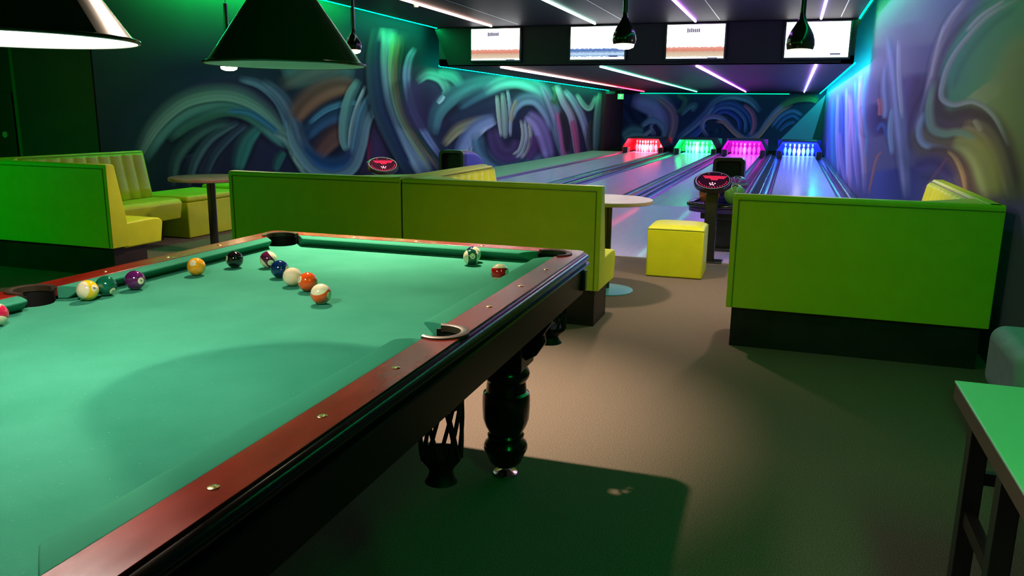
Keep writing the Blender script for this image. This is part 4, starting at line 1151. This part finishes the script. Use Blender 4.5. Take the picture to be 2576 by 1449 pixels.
def pocket(cx, cy, r, a_mid, spread, zbot, name='pocket_net', capw=0.016):
    # iron lip
    n = 22
    rings_ = []
    for k in range(n):
        a = a_mid - spread + 2 * spread * k / (n - 1)
        w = capw * (0.45 + 0.55 * math.sin(math.pi * (k + 0.5) / n) ** 0.5)
        c, s = math.cos(a), math.sin(a)
        rings_.append([(cx + (r - 0.004) * c, cy + (r - 0.004) * s, RAIL - 0.012), (cx + (r + w) * c, cy + (r + w) * s, RAIL - 0.002),
                       (cx + (r + w) * c, cy + (r + w) * s, RAIL + 0.0035), (cx + (r + w * 0.4) * c, cy + (r + w * 0.4) * s, RAIL + 0.006), (cx + (r - 0.004) * c, cy + (r - 0.004) * s, RAIL + 0.003)])
    obj('pocket_rim', MB().rings(rings_), M['pocket_metal'], pt, smooth=True)
    # leather throat
    n = 28
    rings_ = []
    for k in range(n):
        a = a_mid - spread * 1.1 + 2.2 * spread * k / (n - 1)
        c, s = math.cos(a), math.sin(a)
        rings_.append([(cx + (r - 0.001) * c, cy + (r - 0.001) * s, RAIL - 0.006), (cx + (r + 0.003) * c, cy + (r + 0.003) * s, RAIL - 0.006), (cx + (r + 0.003) * c, cy + (r + 0.003) * s, 0.60), (cx + (r - 0.001) * c, cy + (r - 0.001) * s, 0.60)])
    obj('pocket_throat', MB().rings(rings_), M['leather'], pt, smooth=True)
    # hanging net: solid band, lattice of straps, cup and flared end
    zt = 0.62
    H = zt - zbot
    mb = MB()

    def rad(z):
        f = (zt - z) / H
        return r * (1.0 - 0.10 * f) if f < 0.72 else r * (0.93 - 0.36 * math.sin(math.pi * min(1, (f - 0.72) / 0.22) / 2))
    for q in range(6):
        for d in (-1, 1):
            pts = []
            for k in range(9):
                f = k / 8 * 0.72
                a = 2 * math.pi * q / 6 + d * f * 1.2
                z = zt - f * H
                pts.append((cx + rad(z) * math.cos(a), cy + rad(z) * math.sin(a), z))
            mb.tube(pts, 0.0050, 6)
    prof = [(rad(zt - 0.66 * H), zt - 0.66 * H), (rad(zt - 0.72 * H) * 1.0, zt - 0.74 * H), (r * 0.60, zt - 0.84 * H), (r * 0.55, zt - 0.88 * H), (r * 0.62, zt - 0.94 * H), (r * 0.78, zbot), (r * 0.70, zbot + 0.002), (r * 0.3, zbot + 0.02)]
    mb.lathe(prof, (cx, cy, 0), 20, True)
    mb.lathe([(r * 1.02, zt + 0.01), (r * 1.02, zt - 0.03), (r * 0.96, zt - 0.03), (r * 0.96, zt + 0.01)], (cx, cy, 0), 24, False)
    obj(name, mb, M['leather'], pt, smooth=True)


for sx in (-1, 1):
    pocket(sx * 0.589, ly(-1.06), RS, 0 if sx > 0 else math.pi, 1.95, 0.405)
    pocket(sx * 0.548, ly(0.022), RC, math.pi / 4 if sx > 0 else 3 * math.pi / 4, 1.75, 0.44)
    pocket(sx * 0.548, ly(-2.142), RC, -math.pi / 4 if sx > 0 else -3 * math.pi / 4, 1.75, 0.44)

# turned legs
LP = [(0.001, 0.040), (0.045, 0.040), (0.056, 0.052), (0.062, 0.068), (0.070, 0.088), (0.076, 0.098), (0.077, 0.108), (0.073, 0.120), (0.060, 0.132), (0.056, 0.137), (0.063, 0.141), (0.064, 0.150), (0.058, 0.158),
      (0.062, 0.168), (0.072, 0.186), (0.080, 0.212), (0.082, 0.250), (0.082, 0.288), (0.079, 0.303), (0.070, 0.310), (0.068, 0.330), (0.066, 0.345), (0.072, 0.352), (0.078, 0.362), (0.080, 0.374), (0.076, 0.386), (0.068, 0.392), (0.066, 0.40)]
for sx in (-1, 1):
    for v in (-0.165, -1.955):
        lx, lyy = sx * 0.45, ly(v)
        L_ = obj('leg', MB().lathe(LP, (lx, lyy, 0), 40), M['black_wood'], pt, smooth=True)
        obj('leg_block', MB().box(lx - 0.075, lx + 0.075, lyy - 0.075, lyy + 0.075, 0.40, 0.62), M['black_wood'], L_, bevel=0.006)
        brp = [(0.07, 0.60), (0.15, 0.60), (0.155, 0.56), (0.13, 0.52), (0.135, 0.49), (0.11, 0.45), (0.07, 0.425)]
        obj('leg_bracket', MB().rings([[(lx + d, lyy - 0.02, z) for d, z in brp], [(lx + d, lyy + 0.02, z) for d, z in brp]]), M['black_wood'], L_, bevel=0.003)
        obj('leg_bracket', MB().rings([[(lx - 0.02, lyy + d, z) for d, z in brp], [(lx + 0.02, lyy + d, z) for d, z in brp]]), M['black_wood'], L_, bevel=0.003)
        obj('leveller_foot', MB().lathe([(0.001, 0.0), (0.042, 0.0), (0.045, 0.004), (0.043, 0.009), (0.030, 0.011), (0.012, 0.018), (0.009, 0.03), (0.009, 0.045), (0.001, 0.045)], (lx, lyy, 0), 32), M['chrome'], L_, smooth=True)

# ------------------------------------------------------------------ pool balls
BR = 0.0280


def ball_mat(name, color, stripe):
    m = mat(name, color, 0.06, spec=0.6, coat=0.6)
    if stripe:
        nt = m.node_tree
        tc = nt.nodes.new('ShaderNodeTexCoord')
        sp = nt.nodes.new('ShaderNodeSeparateXYZ')
        ab = nt.nodes.new('ShaderNodeMath')
        ab.operation = 'ABSOLUTE'
        gt = nt.nodes.new('ShaderNodeMath')
        gt.operation = 'GREATER_THAN'
        gt.inputs[1].default_value = BR * 0.52
        mx = nt.nodes.new('ShaderNodeMix')
        mx.data_type = 'RGBA'
        mx.inputs[6].default_value = (*color, 1)
        mx.inputs[7].default_value = (0.86, 0.74, 0.50, 1)
        L = nt.links
        L.new(tc.outputs['Object'], sp.inputs[0])
        L.new(sp.outputs[2], ab.inputs[0])
        L.new(ab.outputs[0], gt.inputs[0])
        L.new(gt.outputs[0], mx.inputs[0])
        L.new(mx.outputs[2], nt.nodes['Principled BSDF'].inputs['Base Color'])
    return m


def uv_sphere(r, nu=48, nv=28):
    prof = [(max(r * math.sin(math.pi * k / nv), 1e-5), -r * math.cos(math.pi * k / nv)) for k in range(nv + 1)]
    return MB().lathe(prof, seg=nu)


def cap(r, ang, n=28, rings_=4):
    mb = MB()
    vs = [(r, 0, 0)]
    fs = []
    for j in range(1, rings_ + 1):
        a = ang * j / rings_
        for k in range(n):
            b = 2 * math.pi * k / n
            vs.append((r * math.cos(a), r * math.sin(a) * math.cos(b), r * math.sin(a) * math.sin(b)))
    for k in range(n):
        fs.append((0, 1 + k, 1 + (k + 1) % n))
    for j in range(rings_ - 1):
        for k in range(n):
            a, b = 1 + j * n + k, 1 + j * n + (k + 1) % n
            fs.append((a, a + n, b + n, b))
    return mb.add(vs, fs)


def number_mesh(text, size, r):
    cu = bpy.data.curves.new('number', 'FONT')
    cu.body = text
    cu.size = size
    cu.align_x = 'CENTER'
    cu.align_y = 'CENTER'
    cu.resolution_u = 3
    tmp = bpy.data.objects.new('tmp', cu)
    col.objects.link(tmp)
    dg = bpy.context.evaluated_depsgraph_get()
    me = bpy.data.meshes.new_from_object(tmp.evaluated_get(dg))
    vs = []
    for v in me.vertices:
        y, z = v.co.x, v.co.y
        d = Vector((r, y, z))
        vs.append(tuple(d.normalized() * r))
    fs = [tuple(p.vertices) for p in me.polygons]
    bpy.data.objects.remove(tmp)
    bpy.data.meshes.remove(me)
    return MB().add(vs, fs)


BALLM = {}
SPH = None


def pool_ball(u, v, kind, color, num, label, face, up, cname):
    """face / up: where the number and the digits' top point, as (right, above, toward) seen from the table's near end"""
    global SPH
    loc = table_point(u, v, FELT + BR)
    key = (cname, kind)
    if key not in BALLM:
        BALLM[key] = ball_mat('ball_%s_%s' % (cname, kind), color, kind == 'stripe')
    o = obj('pool_ball', uv_sphere(BR), BALLM[key], smooth=True, loc=loc)
    toward = (Vector((0, 0, EYE)) - Vector(loc)).normalized()
    right = Vector((0, 0, 1)).cross(toward).normalized()
    above = toward.cross(right)

    def w(v_):
        return (right * v_[0] + above * v_[1] + toward * v_[2]).normalized()
    X, Z = w(face), w(up)
    Z = (Z - X * Z.dot(X)).normalized()
    Y = Z.cross(X)
    o.rotation_euler = Matrix((X, Y, Z)).transposed().to_euler()
    tag(o, label, 'pool ball', 'balls on the pool table')
    if num:
        d = obj('number_disc', cap(BR * 1.002, 0.36), M['ivory'], o, smooth=True, recalc=False)
        obj('number', number_mesh(num, 0.0125 if len(num) == 1 else 0.0105, BR * 1.008), M['number_ink'], d, recalc=False)
    return o


YEL, BLU, RED, PUR, ORA, GRN, BLK, MAR = (0.85, 0.42, 0.01), (0.004, 0.02, 0.10), (0.55, 0.008, 0.012), (0.09, 0.008, 0.09), (0.80, 0.085, 0.008), (0.004, 0.10, 0.05), (0.006, 0.005, 0.006), (0.50, 0.01, 0.05)
# directions: camera lies towards +u, -v of the balls and above
pool_ball(-0.438, -0.600, 'solid', (0.90, 0.36, 0.01), '1', 'solid orange-yellow ball by the long left cushion, alone between purple and black balls', (-0.35, 0.45, 0.82), (0.3, 1, 0), 'yellow')
pool_ball(-0.480, -0.985, 'stripe', (0.90, 0.55, 0.01), '9', 'yellow and white striped ball touching the dark green ball', (0.64, 0.15, 0.75), (-0.77, 0.12, 0.62), 'yellow_stripe')
pool_ball(-0.478, -0.922, 'solid', GRN, '6', 'solid dark green ball behind the yellow striped ball', (0.55, -0.58, 0.6), (0.9, 0.4, 0), 'green')
pool_ball(-0.462, -0.832, 'solid', PUR, '4', 'solid purple ball by the left cushion, right of the green ball', (0.57, -0.12, 0.81), (-0.9, 0.5, 0.3), 'purple')
pool_ball(-0.408, -0.450, 'solid', BLK, '8', 'solid black ball near the far left corner pocket', (-0.93, 0.15, 0.33), (0, 1, 0), 'black')
pool_ball(-0.305, -0.410, 'stripe', (0.10, 0.008, 0.05), '12', 'purple and white striped ball beside the dark blue ball', (0.23, -0.40, 0.88), (0.75, 0.55, 0.05), 'purple_stripe')
pool_ball(-0.178, -0.535, 'solid', BLU, '2', 'solid dark blue ball touching the white cue ball', (0.83, -0.05, 0.55), (0, 1, 0), 'blue')
pool_ball(-0.074, -0.625, 'solid', (0.84, 0.70, 0.46), None, 'plain cream cue ball between the blue and orange balls', (1, 0, 0), (0, 0, 1), 'cue')
pool_ball(0.008, -0.672, 'solid', ORA, '5', 'solid orange ball between the cue ball and the orange striped ball', (-0.83, 0.30, 0.47), (0, 1, 0), 'orange')
pool_ball(0.126, -0.795, 'stripe', (0.80, 0.09, 0.008), '13', 'orange and white striped ball nearest the camera in the line of balls', (0.80, -0.15, 0.57), (-0.25, 0.78, 0.58), 'orange_stripe')
pool_ball(0.300, -0.112, 'stripe', (0.006, 0.07, 0.035), '14', 'dark green and white striped ball near the far rail', (0.18, 0.10, 0.97), (1.0, 0.05, -0.18), 'green_stripe')
pool_ball(0.285, -0.056, 'stripe', (0.006, 0.02, 0.09), None, 'blue and white striped ball half hidden behind the green striped ball', (0.0, -0.9, 0.3), (0.75, 0.45, 0.5), 'blue_stripe')
pool_ball(0.480, -0.335, 'stripe', RED, '11', 'red and white striped ball partly sunk behind the right cushion', (0.85, 0.0, 0.52), (0.0, 1.0, 0.05), 'red_stripe')
pool_ball(-0.470, -1.268, 'stripe', MAR, None, 'crimson and white striped ball cut by the left edge of the picture', (1, 0, 0), (0.0, 0.9, -0.42), 'crimson_stripe')

# ------------------------------------------------------------------ booths


def back_d(z):
    """inner face of a booth back, distance from its outer face"""
    return 0.075 + (0.837 - z) / (0.837 - 0.40) * 0.085 if z > 0.40 else 0.16


def booth(name_loc, Lx, Ly, side, label, rz=0.0):
    """L-shaped booth. Local frame: outer face of the long back is y=0, seats look to +y, x from 0 to Lx.
    side 'left' / 'right': where the short arm with its own back runs away along +y."""
    t = thing('booth_seat', label, 'booth seat', name_loc, rz, 'lime vinyl booths')
    fl = (lambda x: x) if side == 'left' else (lambda x: Lx - x)
    zb, zt = 0.222, 0.837
    # backs
    prof = [(0.0, zb), (0.0, zt - 0.012), (0.010, zt), (0.066, zt), (0.078, zt - 0.012), (back_d(0.42), 0.42), (0.155, zb)]
    mb = MB()
    mb.rings([[(fl(0.0), d, z) for d, z in prof], [(fl(Lx), d, z) for d, z in prof]])
    obj('long_back', mb, M['vinyl'], t, bevel=0.004)
    mb = MB()
    mb.rings([[(fl(d), 0.01, z) for d, z in prof], [(fl(d), Ly, z) for d, z in prof]])
    obj('side_back', mb, M['vinyl'], t, bevel=0.004)
    # corner wedge
    obj('corner_back', MB().rings([[(fl(0.06), 0.06, z), (fl(0.38 + (zt - z) * 0.12), 0.06, z), (fl(0.06), 0.38 + (zt - z) * 0.12, z)] for z in (0.35, zt - 0.002)]), M['vinyl'], t, bevel=0.006)
    # ribbed inner cushions
    for arm, L0, L1 in (('long', 0.34, Lx - 0.02), ('side', 0.34, Ly - 0.02)):
        nx = int((L1 - L0) / 0.125)
        cols = nx * 6
        rows = [0.40, 0.50, 0.60, 0.70, 0.76, 0.80, 0.815]
        g = []
        for zz in rows:
            for k in range(cols + 1):
                s = L0 + (L1 - L0) * k / cols
                bul = 0.020 * abs(math.sin(math.pi * k / 6)) ** 0.6 if zz < 0.81 else 0.0
                d = back_d(zz) + 0.008 + bul
                g.append((fl(s), d, zz) if arm == 'long' else (fl(d), s, zz))
        f = []
        for j in range(len(rows) - 1):
            for k in range(cols):
                a = j * (cols + 1) + k
                f.append((a, a + 1, a + cols + 2, a + cols + 1))
        o = obj('back_cushion', MB().add(g, f), M['vinyl'], t, smooth=True)
        sm = o.modifiers.new('solid', 'SOLIDIFY')
        sm.thickness = 0.012
        sm.offset = 0
    # seats
    seat = [(0.13, 0.205), (0.13, 0.395), (0.44, 0.405), (0.505, 0.395), (0.535, 0.362), (0.505, 0.205)]
    o = obj('seat', MB().rings([[(fl(0.13), d, z) for d, z in seat], [(fl(Lx - 0.012), d, z) for d, z in seat]]), M['vinyl'], t, bevel=0.012, seg=3)
    o = obj('seat', MB().rings([[(fl(d), 0.14, z) for d, z in seat], [(fl(d), Ly - 0.03, z) for d, z in seat]]), M['vinyl'], t, bevel=0.012, seg=3)
    # plinth
    obj('plinth', MB().plate([(fl(0.03), 0.035), (fl(Lx - 0.03), 0.035), (fl(Lx - 0.03), 0.36), (fl(0.36), 0.36), (fl(0.36), Ly - 0.12), (fl(0.03), Ly - 0.12)], [], 0.0, zb + 0.002), M['plinth'], t)
    # piping
    e = -0.002
    mb = MB()
    mb.tube([(fl(0.004), e, zt - 0.03), (fl(Lx - 0.03), e, zt - 0.03)], 0.0028, 6)
    mb.tube([(fl(Lx - 0.03), e, zb + 0.004), (fl(Lx - 0.03), e, zt - 0.03)], 0.0028, 6)
    mb.tube([(fl(0.085), 0.36, zt - 0.012), (fl(0.085), Ly - 0.01, zt - 0.012)], 0.003, 6)
    obj('piping', mb, M['piping'], t)
    return t


booth((-3.56, 4.505, 0), 1.282, 1.55, 'right', 'olive yellow booth behind the pool table, left of the seam between two booths')
booth((-2.266, 4.505, 0), 1.266, 1.42, 'left', 'olive yellow booth behind the pool table, next to the round table')
booth((-0.265, 4.395, 0), 1.268, 1.70, 'right', 'bright green lit booth backed against the right mural wall')
booth((-6.02, 4.56, 0), 1.355, 1.72, 'left', 'green lit lime booth at the far left beyond the pool table')

# seat blocks along the left wall
for (x0, x1, y0, y1, z1, lb) in ((-6.12, -5.47, 6.30, 7.15, 0.41, 'lime upholstered seat block beyond the left booth, behind the dark round table'),
                                 (-6.12, -5.50, 7.28, 8.15, 0.43, 'lime upholstered seat block farthest along the left wall')):
    t = thing('bench_block', lb, 'bench', ((x0 + x1) / 2, (y0 + y1) / 2, 0), 0, 'seat blocks along the left wall')
    w, d = (x1 - x0) / 2, (y1 - y0) / 2
    obj('block_body', MB().box(-w, w, -d, d, 0.004, z1 - 0.06), M['vinyl'], t, bevel=0.01)
    obj('block_cushion', MB().box(-w - 0.004, w + 0.004, -d - 0.004, d + 0.004, z1 - 0.058, z1), M['vinyl'], t, bevel=0.03, seg=4)

# cube ottoman
ot = thing('cube_ottoman', 'bright yellow vinyl cube ottoman between the round table and the score console', 'ottoman', (-0.788, 6.40, 0), 0.02)
S_ = 0.216
N = 20
obj('body', MB().box(-S_, S_, -S_ + 0.01, S_ - 0.01, 0.003, 0.376), M['vinyl'], ot, bevel=0.010, seg=3)
vs, fs = [], []
for j in range(N + 1):
    for i in range(N + 1):
        a_ = -1 + 2 * i / N
        b_ = -1 + 2 * j / N
        x = math.sin(a_ * math.pi / 2)
        y = math.sin(b_ * math.pi / 2)
        vs.append((x * (S_ - 0.001), y * (S_ - 0.011), 0.376 + 0.036 * max(0.0, (1 - abs(x) ** 5) * (1 - abs(y) ** 5)) ** 0.45))
for j in range(N):
    for i in range(N):
        q = j * (N + 1) + i
        fs.append((q, q + 1, q + N + 2, q + N + 1))
obj('top_cushion', MB().add(vs, fs), M['vinyl'], ot, smooth=True)
mb = MB()
mb.tube([(-S_, -S_ + 0.010, 0.376), (S_, -S_ + 0.010, 0.376), (S_, S_ - 0.010, 0.376), (-S_, S_ - 0.010, 0.376)], 0.0025, 6, True)
obj('piping', mb, M['piping'], ot)

# ------------------------------------------------------------------ round tables


def round_table(loc, label, rt, top_m, edge_m, rb, zt=0.66):
    t = thing('round_table', label, 'table', loc, 0)
    obj('tabletop', MB().lathe([(0.001, zt), (rt - 0.003, zt), (rt, zt - 0.003)], seg=64).lathe([(rt - 0.002, zt - 0.026), (0.001, zt - 0.026)], seg=64), top_m, t)
    obj('edge_band', MB().lathe([(rt, zt - 0.003), (rt + 0.001, zt - 0.006), (rt + 0.001, zt - 0.024), (rt - 0.002, zt - 0.027)], seg=64, closed=False), edge_m, t, smooth=True)
    obj('column', MB().lathe([(0.036, 0.012), (0.036, zt - 0.04), (0.09, zt - 0.034), (0.09, zt - 0.027), (0.001, zt - 0.027)], seg=28), M['black_plastic'], t, smooth=True)
    obj('base_disc', MB().lathe([(0.001, 0.001), (rb, 0.001), (rb, 0.008), (rb - 0.03, 0.012), (0.04, 0.02), (0.001, 0.02)], seg=48), M['teal_metal'], t, smooth=True)
    return t


round_table((-1.19, 5.56, 0), 'round grey-topped table on a black column at the right end of the middle booth', 0.315, M['laminate'], M['laminate_edge'], 0.205)
round_table((-4.78, 5.81, 0), 'round dark brown table on a black column beside the left booth', 0.345, M['brown_top'], M['brown_top'], 0.20)

# ------------------------------------------------------------------ score consoles
DOT = emitter('console_red', (1.0, 0.02, 0.06), 4.0)
DOTW = emitter('console_pink', (1.0, 0.35, 0.45), 5.0)


def console(loc, z, label, rz):
    t = thing('score_console', label, 'console', loc, rz, 'score consoles')
    obj('pole', MB().box(-0.05, 0.05, -0.03, 0.03, 0.0, z - 0.05), M['black_plastic'], t, bevel=0.012)
    obj('foot_plate', MB().box(-0.12, 0.12, -0.08, 0.10, 0.0, 0.012), M['black_plastic'], t, bevel=0.004)
    R = 0.158
    tilt = math.radians(26)
    hd = obj('console_head', MB().lathe([(0.001, -0.055), (R * 0.86, -0.055), (R, -0.035), (R, -0.006), (R - 0.012, 0.0), (0.001, 0.0)], seg=48), M['black_gloss'], t, smooth=True)
    hd.location = (0, -0.02, z)
    hd.rotation_euler = (tilt, 0, 0)
    obj('ring_mark', MB().lathe([(R * 0.86, 0.001), (R * 0.86, 0.0022), (R * 0.89, 0.0022), (R * 0.89, 0.001)], seg=48, closed=False), mat('console_ring', (0.6, 0.6, 0.65), 0.4), hd)
    obj('face_disc', MB().lathe([(0.001, 0.0015), (R * 0.86, 0.0015), (R * 0.86, 0.0005), (0.001, 0.0005)], seg=48), mat('console_face', (0.05, 0.008, 0.03), 0.25), hd)
    mb, mw = MB(), MB()

    def dot(m_, x, y, r=0.0032):
        m_.lathe([(0.0005, 0.0042), (r, 0.0035), (r, 0.001)], (x, y, 0), 8, True)
    for row in range(6):
        yy = 0.066 - row * 0.0125
        n = 15 - row
        for k in range(n):
            if row >= 4 and not (2 < k < n - 3):
                continue
            dot(mb, (k - (n - 1) / 2) * 0.0135 + 0.01, yy)
    for k in range(15):
        a = math.radians(195 + k * 11)
        dot(mb, 0.118 * math.cos(a), 0.118 * math.sin(a))
    for x, y in ((-0.045, 0.105), (0.06, 0.105)):
        dot(mb, x, y)
    for x, y in ((-0.02, -0.055), (0.0, -0.045), (0.022, -0.055), (0.0, -0.068), (-0.012, -0.078), (0.012, -0.080)):
        dot(mw, x, y, 0.0052)
    obj('led_dots', mb, DOT, hd)
    obj('bright_led_dots', mw, DOTW, hd)
    return t


console((-0.600, 7.01 + 0.02, 0), 0.705, 'round-headed score console with red lights on a black pole, beside the ottoman', 0.0)
console((-3.88, 7.29, 0), 0.720, 'round-headed score console with red lights, behind the middle booth', 0.62)

# ------------------------------------------------------------------ ball returns
LANE_UNIT = 0.102


def ball_return(x, yf, z, label):
    t = thing('ball_return', label, 'ball return', (x, yf, 0), 0, 'ball returns')
    w = 0.155
    zt = z
    # front frame of the hood, black with an opening
    def arch(s, r, off):
        top = zt - off
        pts = [(-w + off, 0.40)]
        for k in range(7):
            a = math.pi - math.pi / 2 * k / 6
            pts.append((-w + off + r + r * math.cos(a), top - r + r * math.sin(a)))
        for k in range(7):
            a = math.pi / 2 - math.pi / 2 * k / 6
            pts.append((w - off - r + r * math.cos(a), top - r + r * math.sin(a)))
        pts.append((w - off, 0.40))
        return pts
    o_, i_ = arch(1, 0.05, 0.0), arch(1, 0.035, 0.032)
    mb = MB()
    for k in range(len(o_) - 1):
        A, B, C_, D = o_[k], o_[k + 1], i_[k + 1], i_[k]
        mb.rings([[(p[0], 0, p[1]) for p in (A, B, C_, D)], [(p[0], 0.12, p[1]) for p in (A, B, C_, D)]])
    obj('hood_front', mb, M['black_plastic'], t, smooth=False)
    # the shell sweeps down behind the opening
    rg = []
    for k in range(9):
        a = math.pi / 2 * k / 8
        yy = 0.12 + 0.75 * math.sin(a)
        hh = 0.40 + (zt - 0.40) * math.cos(a) ** 0.8
        sc = 1.0 - 0.25 * k / 8
        rg.append([(px * sc, yy, 0.40 + (pz - 0.40) * max(0.02, (hh - 0.40) / (zt - 0.40))) for px, pz in o_])
    obj('hood_shell', MB().rings(rg, True), M['hood_side'], t, smooth=True)
    obj('hood_back', MB().box(-w + 0.03, w - 0.03, 0.095, 0.118, 0.42, zt - 0.04), M['black'], t)
    # tray with a rounded bumper
    out = []
    for k in range(13):
        a = math.pi + math.pi * k / 12
        out.append((0.29 * math.cos(a), -0.72 + 0.20 * math.sin(a)))
    loop = [(-0.20, 0.10)] + out + [(0.20, 0.10)]
    obj('tray', MB().plate(loop[::-1], [], 0.365, 0.405), M['tray_violet'], t, bevel=0.006)
    obj('lift_ramp', MB().rings([[(-0.19, -0.36, z_), (0.19, -0.36, z_), (0.19, 0.09, z_), (-0.19, 0.09, z_)] for z_ in (0.406, 0.468)]), M['tray_violet'], t, bevel=0.01)
    obj('tray_rim', MB().tube([(p[0], p[1], 0.43) for p in loop], 0.024, 10), M['black_gloss'], t, smooth=True)
    obj('pedestal', MB().rings([[(-0.17, -0.82, z_), (0.17, -0.82, z_), (0.15, 0.5, z_), (-0.15, 0.5, z_)] for z_ in (0.30, 0.365)]
                               ).rings([[(-0.11, -0.70, z_), (0.11, -0.70, z_), (0.11, 0.4, z_), (-0.11, 0.4, z_)] for z_ in (0.02, 0.30)]), M['black_plastic'], t, bevel=0.01)
    obj('pedestal_foot', MB().box(-0.18, 0.18, -0.80, 0.5, 0.0, 0.025), M['black_plastic'], t, bevel=0.005)
    return t


ball_return(-0.575, 8.42, 0.828, 'black ball return with a tall hood between the magenta-lit and blue-lit lanes')
ball_return(-3.80, 8.85, 0.800, 'black ball return with a violet-sided hood showing above the middle booth')

BB = 0.099


def bowling_ball(loc, label, color, marble=None):
    m = mat('bowling_' + label.split()[0], color, 0.12, spec=0.6, coat=0.4)
    if marble:
        nt = m.node_tree
        tc = nt.nodes.new('ShaderNodeTexCoord')
        wv = nt.nodes.new('ShaderNodeTexWave')
        wv.inputs['Scale'].default_value = 5.5
        wv.inputs['Distortion'].default_value = 3
        wv.bands_direction = 'Z'
        rp = nt.nodes.new('ShaderNodeValToRGB')
        rp.color_ramp.elements[0].color = (*marble[0], 1)
        rp.color_ramp.elements[1].color = (*marble[1], 1)
        e = rp.color_ramp.elements.new(0.5)
        e.color = (*marble[2], 1)
        nt.links.new(tc.outputs['Object'], wv.inputs[0])
        nt.links.new(wv.outputs[0], rp.inputs[0])
        nt.links.new(rp.outputs[0], nt.nodes['Principled BSDF'].inputs['Base Color'])
    o = obj('bowling_ball', uv_sphere(BB, 40, 24), m, smooth=True, loc=loc)
    tag(o, label, 'bowling ball', 'bowling balls on the ball return')
    h = MB()
    for a, b in ((0.0, 0.18), (0.25, 0.05), (-0.2, 0.0)):
        c = Vector((math.sin(a), -0.55 + b, 1)).normalized()
        u = c.orthogonal().normalized()
        w_ = c.cross(u)
        h.add([tuple(c * BB * 1.003 + (u * math.cos(2 * math.pi * k / 12) + w_ * math.sin(2 * math.pi * k / 12)) * 0.011) for k in range(12)], [tuple(range(12))])
    obj('finger_holes', h, M['black'], o)
    return o


bowling_ball((-0.70, 7.90, 0.406 + BB), 'orange bowling ball on the ball return tray, left of the console pole', (0.80, 0.13, 0.03))
bowling_ball((-0.468, 7.93, 0.406 + BB), 'lime green bowling ball on the tray, right of the console pole', (0.35, 0.62, 0.08))
bowling_ball((-0.465, 8.21, 0.469 + BB), 'multicoloured marbled bowling ball behind the lime one, under the hood', (0.5, 0.2, 0.5), ((0.65, 0.06, 0.25), (0.55, 0.45, 0.35), (0.12, 0.12, 0.5)))
bowling_ball((-0.685, 8.20, 0.469 + BB), 'dark red bowling ball wedged behind the orange one', (0.35, 0.05, 0.03))

# ------------------------------------------------------------------ low table and padded seat at the right edge
lt = thing('side_table', 'square-edged table with a pale top lit green, cut by the right edge of the picture', 'table', (0.72, 1.75, 0))
obj('tabletop', MB().box(-0.297, 0.297, -0.60, 0.353, 0.6135, 0.62), M['table_green'], lt, bevel=0.002)
obj('apron', MB().box(-0.295, 0.295, -0.598, 0.351, 0.575, 0.613), M['table_edge'], lt)
for sx, sy in ((-1, 1), (1, 1), (-1, -1), (1, -1)):
    x0 = sx * 0.25
    y0 = 0.265 if sy > 0 else -0.02
    obj('leg', MB().box(x0 - 0.02, x0 + 0.02, y0 - 0.022, y0 + 0.022, 0.0, 0.576), M['black_plastic'], lt, bevel=0.002)
obj('stretcher', MB().box(-0.262, -0.238, 0.0, 0.245, 0.30, 0.335), M['plinth'], lt)
obj('stretcher', MB().box(-0.23, 0.23, 0.255, 0.275, 0.40, 0.43), M['black_plastic'], lt)
obj('stretcher', MB().box(-0.23, 0.23, -0.03, -0.01, 0.20, 0.23), M['black_plastic'], lt)

ps = thing('padded_seat', 'grey-blue padded seat with rounded edges behind the green-lit table', 'seat', (0.905, 3.08, 0))
obj('cushion', MB().box(-0.155, 0.13, -0.22, 0.22, 0.27, 0.505), M['teal_pad'], ps, bevel=0.05, seg=6)
for sx in (-1, 1):
    for sy in (-1, 1):
        obj('leg', MB().box(sx * 0.09 - 0.012, sx * 0.09 + 0.012, sy * 0.16 - 0.012, sy * 0.16 + 0.012, 0, 0.28), M['black_plastic'], ps)

# worn marks on the carpet
cm = MB()
for k in range(26):
    cx, cy = random.gauss(-0.43, 0.07), random.gauss(2.46, 0.035)
    r = random.uniform(0.003, 0.010)
    cm.add([(cx + r * math.cos(a) * random.uniform(0.7, 1.3), cy + r * math.sin(a) * random.uniform(0.4, 0.8), 0.0012) for a in [2 * math.pi * q / 7 for q in range(7)]], [tuple(range(7))])
st = obj('carpet_stain', cm, mat('stain', (0.16, 0.12, 0.09), 0.9))
tag(st, 'pale spilled marks on the carpet in the pool table shadow', 'stain')
st['kind'] = 'stuff'
